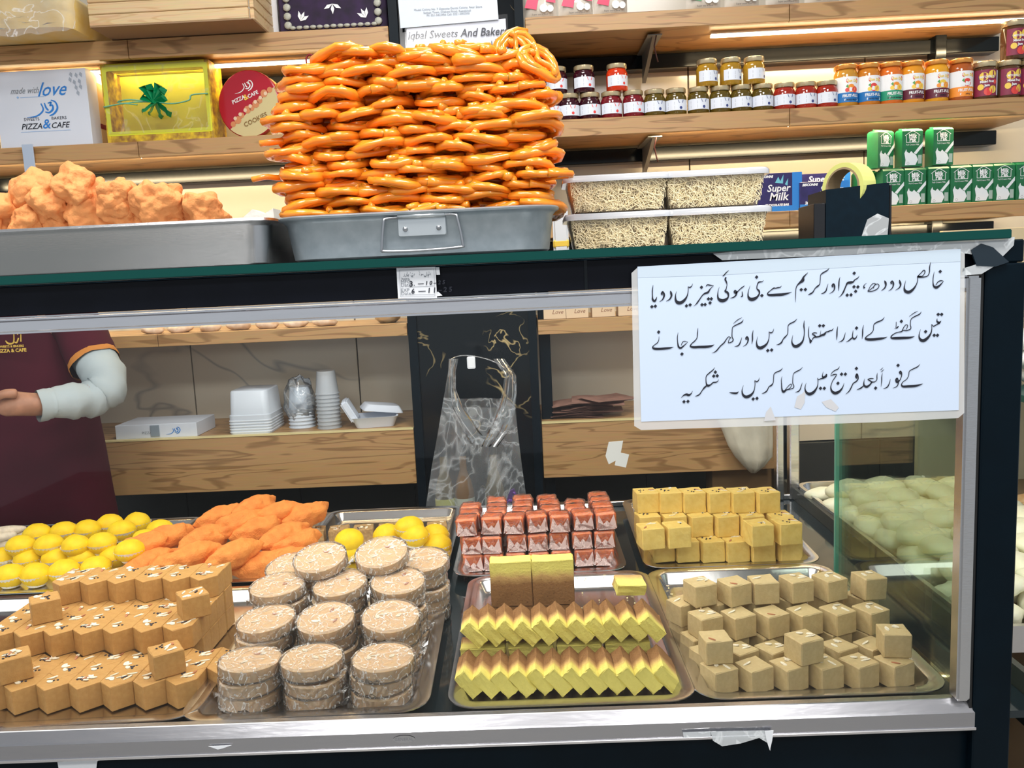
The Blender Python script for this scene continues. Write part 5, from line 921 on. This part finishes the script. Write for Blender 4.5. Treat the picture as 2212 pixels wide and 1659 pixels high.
thing('red_hook', 'small dark red tape loop on the wall left of pillar', 'hook', P(670, 128, 2.59), me=tube(catmull([(-.010, 0, -.02), (-.012, 0, 0), (-.004, 0, .012), (.008, 0, .010), (.012, 0, -.006), (.014, 0, -.02)], 4), .005, mat('loop_red', (.25, .01, .02), .5), 6, flat=.5))
# ================================================================= SEEN THROUGH THE CASE
ZS = .7775
wb2 = thing('flat_box', 'low white bakery box with blue emblem on the counter shelf', 'box', (P(352, 900, 2.68).x, 2.70, ZS), (0, 0, .0)); link('box_body', bx(-.132, .132, -.08, .08, 0, .045, mat('box_white', (.66, .70, .78), .5), .001), wb2)
logo(wb2, .055, .022, .00022, -.0812, BLUEI); link('lettering', text('PIZZA', .012, INKG, -.03, .014, -.0812), wb2); link('tape_blob', bx(-.018, .012, -.083, -.0803, .005, .042, mat('tape_grey', (.25, .3, .35), .3), .001), wb2)
def tubs(x, n, w_, h, lab, cat='tub'):
    o = thing('plastic_tub_stack', lab, cat, (x, 2.70, ZS))
    link('tub', loft([[(a, b, z) for a, b in rrect(ww, ww * 1.2, .02, 4)] for ww, z in ((w_, 0), (w_, .06), (w_ * .96, .062), (w_ * .9, h), (w_ * .86, h + .004))], mat('milky_plastic', (.62, .67, .74), .35), True), o)
    for k in range(n): link('rim', loft([[(a, b, z) for a, b in rrect(w_ + e, w_ * 1.2 + e, .02, 4)] for e, z in ((0, 0), (.004, .001), (.004, .004), (0, .005))], mat('milky_plastic2', (.7, .74, .8), .3), False, False, False), o, (0, 0, .004 + k * .009))
tubs(P(548, 870, 2.68).x, 5, .135, .135, 'upturned stack of milky square plastic tubs on counter shelf')
def cups(x, y, n, r, lab, mt, dz=.012):
    o = thing('cup_stack', lab, 'cups', (x, y, ZS))
    me = lathe([(r * .78, .075), (r * .98, .004), (r * 1.06, .003), (r * 1.06, 0), (r, 0)][::-1], mt, 20)
    for k in range(n): link('cup', me, o, (0, 0, k * dz))
CUPP = film('cup_plastic', (.85, .88, .92), .55, .2, None, .6)
cups(P(645, 850, 2.7).x, 2.72, 6, .042, 'white plastic cup stack in a bag, left of the clear stack', mat('milky_plastic', (.62, .67, .74), .35)); cups(P(707, 850, 2.68).x, 2.68, 10, .038, 'tall stack of translucent ribbed cups on the counter shelf', CUPP, .0125)
bm = bmesh.new(); bmesh.ops.create_icosphere(bm, subdivisions=4, radius=1)
for v in bm.verts: k = 1 + .18 * noise.noise(v.co * 3); v.co = Vector((v.co.x * .052 * k, v.co.y * .05 * k, v.co.z * .085 * k))
thing('cup_bag', 'clear crinkled bag around the left cup stack', 'bag', (P(643, 850, 2.7).x, 2.72, ZS + .083), me=fb(bm, BAG, True))
fb_ = thing('foam_box', 'open white foam clamshell box, lid askew, on the counter shelf', 'box', (P(808, 880, 2.68).x, 2.69, ZS), (0, 0, .15)); FO = mat('white_foam', (.66, .70, .78), .7)
link('base', loft([[(a, b, z) for a, b in rrect(ww, ww * .8, .015, 3)] for ww, z in ((.12, 0), (.145, .032), (.150, .034), (.138, .034), (.115, .006))], FO), fb_)
link('lid', loft([[(a, b, z) for a, b in rrect(ww, ww * .8, .012, 3)] for ww, z in ((.10, .018), (.125, 0), (.13, 0), (.13, .003), (.105, .021))], FO), fb_, (.02, .02, .045), (.0, .15, .2)); link('flap', bx(-.012, .012, -.05, .05, 0, .075, FO, .005, 2), fb_, (-.062, 0, .022), (0, -.5, 0))
bl = thing('steel_bowl', 'steel bowl on the upper board seen through the glass', 'bowl', (P(838, 690, 2.68).x, 2.68, 1.1115), me=lathe([(0, 0), (.025, 0), (.04, .012), (.045, .028), (.047, .028)], STEEL, 20))
for i in range(7):
    o = thing('pastry_pack', f'brown wrapped pastry on the upper board behind glass, {nth(i, 7)}', 'pastry', (P(330 + i * 62, 715, 2.66).x, 2.66, 1.1115 + .012), me=blob(.038, .03, .016, mat('pastry_brown', (.5, .28, .14), .4, noise=(50, .6, (.75, .62, .5))), .25, 30, 3, i), group='wrapped pastries on the upper board')
for i, px in enumerate((1198, 1245, 1302, 1358)):
    o = thing('cream_box', f'small cream printed box on the thin board, {nth(i, 4)}', 'box', (P(px, 672, 2.65).x, 2.65, 1.1015), me=bx(-.036, .036, -.03, .03, 0, .045, mat('box_cream', (.70, .52, .34), .6), .001), group='small cream boxes with script lettering'); link('lettering', text('Love', .018, mat('print_brown2', (.25, .10, .06), .5), .008, .016, -.0305, .3), o)
PB = mat('brown_paper', (.38, .20, .15), .7, noise=(30, .3)); rd = random.Random(6)
def bag(n, w_, d):
    v, f = [], []; nx = 8
    for s in (0, 1):
        for i in range(nx):
            for j in (0, 1): u = i / (nx - 1); v.append(((u - .5) * w_, (j - .5) * d, .0016 + s * .0035 * math.sin(PI * min(1, u * 1.05)) + .003 * math.sin(u * 5 + n) + .003))
    for s in (0, 1):
        for i in range(nx - 1): a = s * 2 * nx + 2 * i; q = (a, a + 1, a + 3, a + 2); f.append(q if s else q[::-1])
    return pyd(v, f, PB)
for i in range(9):
    thing('paper_bag', f'flat brown paper bag, {ORD[i]} from the bottom of the loose heap', 'bag', (P(1245 + (i % 3) * 22 + (i > 6) * 25, 880, 2.68).x, 2.70 - .01 * (i > 6), ZS + .001 + i * .0062), (rd.uniform(-.03, .03) + (.08 if i > 6 else 0), rd.uniform(-.04, .04), rd.uniform(-.2, .2) + (.5 if i == 8 else 0)), 'brown paper bags right of the black pillar', bag(i, .17, .11))
# white cloth bag hanging from the shelf behind the notice
def hang(name, lab, cat, outline, Y, mt, depth, folds, seed):
    """a hanging sack: rows of (z px, left px, right px) swept round with folds"""
    rings = []; c0 = P((outline[0][1] + outline[0][2]) / 2, outline[0][0], Y)
    for q, (py, l, r) in enumerate(outline):
        a, b = P(l, py, Y), P(r, py, Y); hw = (b.x - a.x) / 2; cx = (a.x + b.x) / 2; z = (a.z + b.z) / 2; R = []
        for k in range(40):
            t = 2 * PI * k / 40; w_ = 1 + .10 * math.sin(folds * t + q * .5 + seed) + .05 * math.sin(folds * 2.3 * t + q)
            R.append((cx + hw * math.cos(t) * (1 + .02 * math.sin(7 * t + q)) - c0.x, depth * min(1, hw / .04) * math.sin(t) * w_, z - c0.z))
        rings.append(R)
    return thing(name, lab, cat, c0, me=loft(rings, mt, True, False, True, 3))
hang('cloth_bag', 'creased off-white cloth bag hanging behind the case below the notice', 'bag', [(860, 1540, 1672), (905, 1550, 1668), (930, 1560, 1668), (960, 1572, 1668), (985, 1588, 1667), (1005, 1606, 1650), (1020, 1620, 1634)], 2.545, mat('offwhite_cloth', (.72, .66, .52), .8, noise=(12, .2), bump=(30, .5)), .05, 6, 1)
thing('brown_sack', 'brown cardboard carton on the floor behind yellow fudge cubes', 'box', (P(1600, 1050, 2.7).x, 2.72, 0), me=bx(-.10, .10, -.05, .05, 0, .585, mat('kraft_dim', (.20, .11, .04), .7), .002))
# clear carrier bag hanging in front of the pillar
cbg = thing('carrier_bag', 'clear plastic carrier bag hanging by handles on the black pillar', 'bag', P(1030, 930, 2.45))
def sheetg(cols, Y, seed, amp=.016, ny=34):
    v, f = [], []; nx = 16
    for j in range(ny):
        t = j / (ny - 1); q = t * (len(cols) - 1); i0 = min(int(q), len(cols) - 2); u = q - i0
        py, l, r = [cols[i0][k] * (1 - u) + cols[i0 + 1][k] * u for k in range(3)]
        for i in range(nx): s = i / (nx - 1); p = P(l + (r - l) * s, py, Y); p.y += amp * noise.noise(Vector((s * 5 + seed, t * 2.2, seed))) + amp * .6 * math.sin(s * 13 + seed + t * 3); v.append(p - cbg.location)
    for j in range(ny - 1):
        for i in range(nx - 1): a = j * nx + i; f.append((a, a + 1, a + nx + 1, a + nx))
    return pyd(v, f, BAG, True)
link('bag_back', sheetg([(860, 958, 1112), (930, 946, 1118), (1010, 932, 1128), (1095, 920, 1140)], 2.47, 1), cbg); link('bag_front', sheetg([(880, 955, 1112), (930, 948, 1118), (1010, 932, 1128), (1095, 920, 1140)], 2.43, 4), cbg)
link('handle', sheetg([(775, 968, 990), (800, 967, 985), (840, 962, 985), (880, 955, 1000), (925, 980, 1030), (960, 1000, 1060)], 2.42, 2, .008), cbg); link('handle', sheetg([(775, 1065, 1090), (810, 1090, 1115), (850, 1085, 1116), (890, 1070, 1112), (930, 1055, 1100), (965, 1040, 1075)], 2.42, 3, .008), cbg)
link('handle_bridge', tube(catmull([tuple(P(a, b, 2.43) - cbg.location) for a, b in ((970, 815), (972, 780), (1000, 768), (1050, 775), (1090, 795), (1112, 830))], 4), .006, BAG, 8, flat=.4), cbg)
link('adhesive_hook', bx(-.012, .012, -.004, 0, -.018, .018, PLW, .003), cbg, P(1018, 783, 2.42) - cbg.location)
def bottle(px, py, col, lab, s=1.0, cap=None):
    o = thing('glass_bottle', lab, 'bottle', (P(px, py, 2.5).x, 2.5, .33), me=lathe([(0, 0), (.03 * s, 0), (.031 * s, .006), (.031 * s, .26), (.022 * s, .30), (.011 * s, .33), (.011 * s, .385)], mat('bottle_' + str(px), col, .1), 18), group='bottles inside the clear carrier bag'); link('cap', lathe([(.0125 * s, .375), (.0125 * s, .40), (0, .401)], cap or BLK, 14), o); link('label', strip(-.045, .045, .12, .245, mat('blabel' + str(px), (.55, .52, .12) if px < 1000 else (.5, .5, .4), .5), .031 * s, .0005), o)
thing('dark_crate', 'dark crate standing on the floor under the bottles', 'crate', (P(1015, 1040, 2.5).x, 2.5, 0), me=bx(-.13, .13, -.06, .06, 0, .3295, BLK, .003))
bottle(960, 1040, (.09, .06, .01), 'dark green-gold bottle inside the carrier bag, left'); bottle(1002, 1040, (.16, .07, .01), 'brown bottle inside the carrier bag, middle'); bottle(1068, 1050, (.12, .09, .04), 'brown bottle inside carrier bag, right')
gp = thing('grape_pack', 'purple dotted packet at the bottom right of carrier bag', 'packet', P(1108, 1082, 2.46)); rd = random.Random(2)
bm = bmesh.new()
for i in range(60):
    r_ = rd.random(); x, z = rd.uniform(-.034, .030), rd.uniform(-.03, .03)
    if abs(x + .002) > .036 * (1 - (z + .03) / .075): continue
    t = bmesh.ops.create_icosphere(bm, subdivisions=1, radius=.0048)
    for v in t['verts']: v.co += Vector((x, rd.uniform(-.006, .004), z))
o = link('dots', fb(bm, mat('purple_dots', (.22, .05, .42), .35), True), gp); o['kind'] = 'stuff'; link('packet_body', loft([[(-.034, y, -.035), (.034, y, -.035), (.005, y, .035), (-.008, y, .03)] for y in (.004, .02)], mat('purple_dark', (.07, .01, .14), .4), False), gp)
# ================================================================= NEIGHBOURING COUNTER AT THE RIGHT EDGE
nc = thing('second_counter', 'neighbouring glass-topped counter at the far right edge', 'counter', (1.40, 1.9, 0)); link('counter_body', bx(-.30, .6, -.32, .5, 0, .60, mat('kraft_wood', (.40, .28, .17), .5), .003), nc); link('glass_top', bx(-.36, .6, -.42, .55, .93, .945, GREEN_GL, .001), nc)
link('curved_end_panel', tube(catmull([(-.30, -.36, .92), (-.27, -.38, .80), (-.20, -.42, .60), (-.165, -.44, .40), (-.16, -.45, .20), (-.16, -.45, .02)], 5), .030, BLK, 4, flat=1.4), nc)
link('back_panel', bx(-.30, .6, .45, .47, .60, .93, mat('cream_panel', (.72, .64, .42), .5)), nc)
for i in range(3): thing('white_bag', f'plump white bag on the second counter at right edge, {ORD[i]} from top', 'bag', (1.16 + .02 * i, 1.9, 1.045 - .038 * i), me=blob(.09, .06, .030, mat('white_bag_plastic', (.72, .72, .68), .4), .2, 14, 3, i), group='white bags on the second counter')
for i in range(4): thing('display_board', f'pale wooden slat board on the right wall side, {ORD[i]} from top', 'board', (1.62, 2.58, 1.27 - .052 * i), me=bx(-.35, .3, 0, .02, 0, .047, mat('pale_slat', (.70, .55, .33), .5), .001), group='pale slat boards behind the second counter')
for i in range(6): thing('cream_pudding', f'orange-flecked cream sweet under the second counter glass, {nth(i, 6, "front", "back")}', 'sweet', (1.17 + .03 * (i % 2), 1.62 + .07 * i, .635), (0, 0, i), 'orange-flecked cream sweets in the second counter', blob(.06, .05, .03, mat('flecked_cream', (.78, .66, .38), .6, noise=(35, .5, (.62, .30, .10))), .3, 16, 3, i))
# ================================================================= PERSON BEHIND THE CASE
SKIN = mat('skin', (.42, .20, .12), .5, 0, .4, (40, .2), (80, .2), .15); MARO = mat('maroon_cloth', (.060, .003, .012), .85, 0, .2, noise=(6, .3)); GREYC = mat('grey_sleeve', (.36, .41, .43), .8, bump=(40, .4)); DRK = mat('dark_trousers', (.02, .02, .025), .8); HAIR = mat('dark_hair', (.02, .015, .012), .6)
def skin(nodes, edges, rad, mt, sub=2, loc=(0, 0, 0)):
    me = bpy.data.meshes.new('s'); me.from_pydata(nodes, edges, []); o = bpy.data.objects.new('s', me); C.objects.link(o); md = o.modifiers.new('k', 'SKIN'); md.use_smooth_shade = True
    for i, r in enumerate(rad): rr = r if hasattr(r, '__len__') else (r, r); me.skin_vertices[0].data[i].radius = rr
    me.skin_vertices[0].data[0].use_root = True; s = o.modifiers.new('u', 'SUBSURF'); s.levels = sub; s.render_levels = sub
    bpy.context.view_layer.update(); out = bpy.data.meshes.new_from_object(o.evaluated_get(bpy.context.evaluated_depsgraph_get())); bpy.data.objects.remove(o); out.materials.clear(); return finish(out, mt, True)
per = thing('person', 'person in maroon tunic with grey undersleeves standing behind the case, left', 'person', (-1.54, 2.40, 0))
def w2(p): return (p[0] + 1.54, p[1] - 2.40, p[2])
OFF = Vector((0, 0, 0)); sh, el, wr = (-1.30, 2.37, 1.175), tuple(P(238, 850, 2.235) + OFF), tuple(P(80, 876, 2.10) + OFF); hnd = tuple(P(32, 870, 2.07) + OFF)
N_ = [(-1.58, 2.40, .74), (-1.58, 2.40, .95), (-1.58, 2.40, 1.14), (-1.60, 2.38, 1.26), (-1.64, 2.35, 1.33), (-1.67, 2.32, 1.42), (-1.68, 2.31, 1.49), sh, el, wr, hnd, (-1.84, 2.38, 1.16), (-1.80, 2.24, .95), (-1.62, 2.06, .93), (-1.50, 2.40, .68), (-1.49, 2.40, .38), (-1.49, 2.42, .06), (-1.67, 2.40, .68), (-1.68, 2.40, .38), (-1.68, 2.42, .06), (-1.49, 2.32, .035), (-1.68, 2.32, .035), tuple(Vector(hnd) + Vector((-.045, -.006, -.004)))]
E_ = [(0, 1), (1, 2), (2, 3), (3, 4), (4, 5), (5, 6), (2, 7), (7, 8), (8, 9), (9, 10), (2, 11), (11, 12), (12, 13), (0, 14), (14, 15), (15, 16), (0, 17), (17, 18), (18, 19), (16, 20), (19, 21), (10, 22)]
RD = [(.15, .10), (.13, .10), (.15, .10), (.055, .055), (.052, .052), (.082, .092), (.07, .08), (.055, .055), (.042, .042), (.030, .034), (.036, .028), (.055, .055), (.042, .042), (.03, .034), (.085, .085), (.055, .055), (.038, .038), (.085, .085), (.055, .055), (.038, .038), (.035, .03), (.035, .03), (.038, .022)]
link('body', skin([w2(p) for p in N_], E_, RD, SKIN), per)
h0 = Vector(hnd)
for i, (dz, L_, a) in enumerate(((.022, .070, -.10), (.008, .078, -.25), (-.006, .074, -.38), (-.020, .060, -.5))):
    b0 = h0 + Vector((-.035, -.008, dz)); q = [b0, b0 + Vector((-.035, -.012, a * .03)), b0 + Vector((-.060, .002, a * .06 - .012)), b0 + Vector((-.066, .018, a * .08 - .030))]
    link('finger', skin([w2(p) for p in q], [(0, 1), (1, 2), (2, 3)], [.0125, .0105, .0095, .0075], SKIN), per)
q = [h0 + Vector((.02, -.012, .024)), h0 + Vector((-.008, -.030, .028)), h0 + Vector((-.036, -.036, .012))]; link('thumb', skin([w2(p) for p in q], [(0, 1), (1, 2)], [.015, .012, .009], SKIN), per)
hd_ = Vector((-1.675, 2.305, 1.455)) - Vector((-1.54, 2.40, 0)) 
hl = link('hair', blob(.088, .098, .085, HAIR, .06, 40, 3, 2), per, (hd_.x, hd_.y + .018, 1.485)); 
for sx_ in (-1, 1): link('ear', blob(.012, .018, .028, SKIN, .05, 40, 2, 1), per, (hd_.x + sx_ * .084, hd_.y + .01, 1.44)); e_ = link('eye', blob(.011, .008, .009, WHITE, 0, 10, 2, 1), per, (hd_.x + sx_ * .032, hd_.y - .084, 1.455)); link('iris', blob(.005, .003, .005, HAIR, 0, 10, 2, 1), e_, (0, -.007, 0))
link('nose', blob(.013, .02, .024, SKIN, .02, 30, 2, 1), per, (hd_.x, hd_.y - .094, 1.43)); link('mouth', blob(.024, .006, .006, mat('lips', (.35, .12, .09), .5), .02, 30, 2, 1), per, (hd_.x, hd_.y - .086, 1.395))
rings = []
for z, cx, hw, dd in ((1.262, -1.50, .09, .075), (1.245, -1.48, .17, .10), (1.215, -1.47, .245, .12), (1.16, -1.47, .285, .13), (1.05, -1.46, .292, .135), (.93, -1.455, .298, .14), (.80, -1.45, .305, .145), (.66, -1.45, .315, .15), (.45, -1.45, .33, .16)):
    R = []
    for k in range(48):
        t = 2 * PI * k / 48; c, s = math.cos(t), math.sin(t); e = .72
        R.append((cx + 1.46 + hw * abs(c) ** e * (1 if c > 0 else -1), dd * abs(s) ** e * (1 if s > 0 else -1) * (1 + .03 * math.sin(9 * t + z * 12)) - .01, z))
    rings.append(R)
tu = link('tunic', loft(rings, MARO, True, False, False, 3), per, (-.05, 0, 0))
GOLDT = mat('gold_thread', (.62, .40, .06), .5)
def fn2(a, b): p = P(a, b, 2.25) + Vector((.05, 0, 0)); return (p.x + 1.54, p.y - 2.40, p.z)
link('embroidered_emblem', strokes_mesh(["45,722,2 45,738,3", "40,730,3 36,740,3 30,738,2", "30,722,2 29,740,3 18,742,4 12,736,2"], "38,722 32,746", 1.5, fn2, GOLDT), tu)
p = P(25, 755, 2.245); link('embroidered_lettering', text('SWEETS & BAKERS', .0085, GOLDT, p.x + 1.59, p.z + .006, p.y - 2.40, 0, .0003), tu); link('embroidered_lettering', text('PIZZA & CAFE', .013, GOLDT, p.x + 1.59, p.z - .007, p.y - 2.40, 0, .0005), tu)
def sleeve(path, rad, mt, seed, amp=.06):
    pts = catmull([(*p, r) for p, r in zip(path, rad)], 7); v, f = tube_vf([w2(q[:3]) for q in pts], [q[3] * (1 + amp * math.sin(i * 1.1 + seed) + amp * .6 * math.sin(i * 2.7)) for i, q in enumerate(pts)], 20, False)
    v = [Vector(a) + Vector((0, 0, 0)) + .006 * Vector((noise.noise(Vector(a) * 25), noise.noise(Vector(a) * 25 + Vector((9, 0, 0))), noise.noise(Vector(a) * 25 + Vector((0, 9, 0))))) for a in v]; return pyd(v, f, mt, True)
mid = tuple((Vector(sh) + (Vector(el) - Vector(sh)) * .62)); 
link('short_sleeve', sleeve([(-1.37, 2.39, 1.20), sh, mid], [.066, .068, .066], MARO, 1, .02), per)
d_ = (Vector(el) - Vector(sh)).normalized(); link('sleeve_band', sleeve([tuple(Vector(mid) - d_ * .014), mid, tuple(Vector(mid) + d_ * .004)], [.067, .068, .067], mat('orange_band', (.45, .16, .02), .7), 2, .0), per)
mid2 = tuple((Vector(sh) + (Vector(el) - Vector(sh)) * .5)); fw = tuple((Vector(el) + Vector(wr)) / 2 + Vector((0, 0, -.004)))
link('grey_sleeve', sleeve([mid2, tuple(Vector(el) + Vector((-.01, .01, .03))), tuple(Vector(el) + Vector((-.03, -.02, -.005))), fw, wr], [.056, .054, .052, .046, .040], GREYC, 3), per)
link('cuff', sleeve([tuple(Vector(wr) + (Vector(fw) - Vector(wr)).normalized() * .035), wr], [.041, .040], GREYC, 1, 0), per)
sm_, em_, wm_ = (-1.74, 2.38, 1.16), (-1.80, 2.24, .95), (-1.64, 2.07, .93)
link('far_sleeve', sleeve([sm_, tuple((Vector(sm_) + Vector(em_)) / 2), em_, tuple((Vector(em_) + Vector(wm_)) / 2), wm_], [.075, .07, .062, .054, .044], GREYC, 5), per)
for x in (-1.49, -1.68): link('trouser_leg', tube([(x + 1.54, 0, .62), (x + 1.54, .0, .38), (x + 1.54, .02, .05)], [.10, .075, .06], DRK, 14), per); link('shoe', blob(.045, .12, .04, BLK, .02, 10, 3, 1), per, (x + 1.54, -.04, .04))
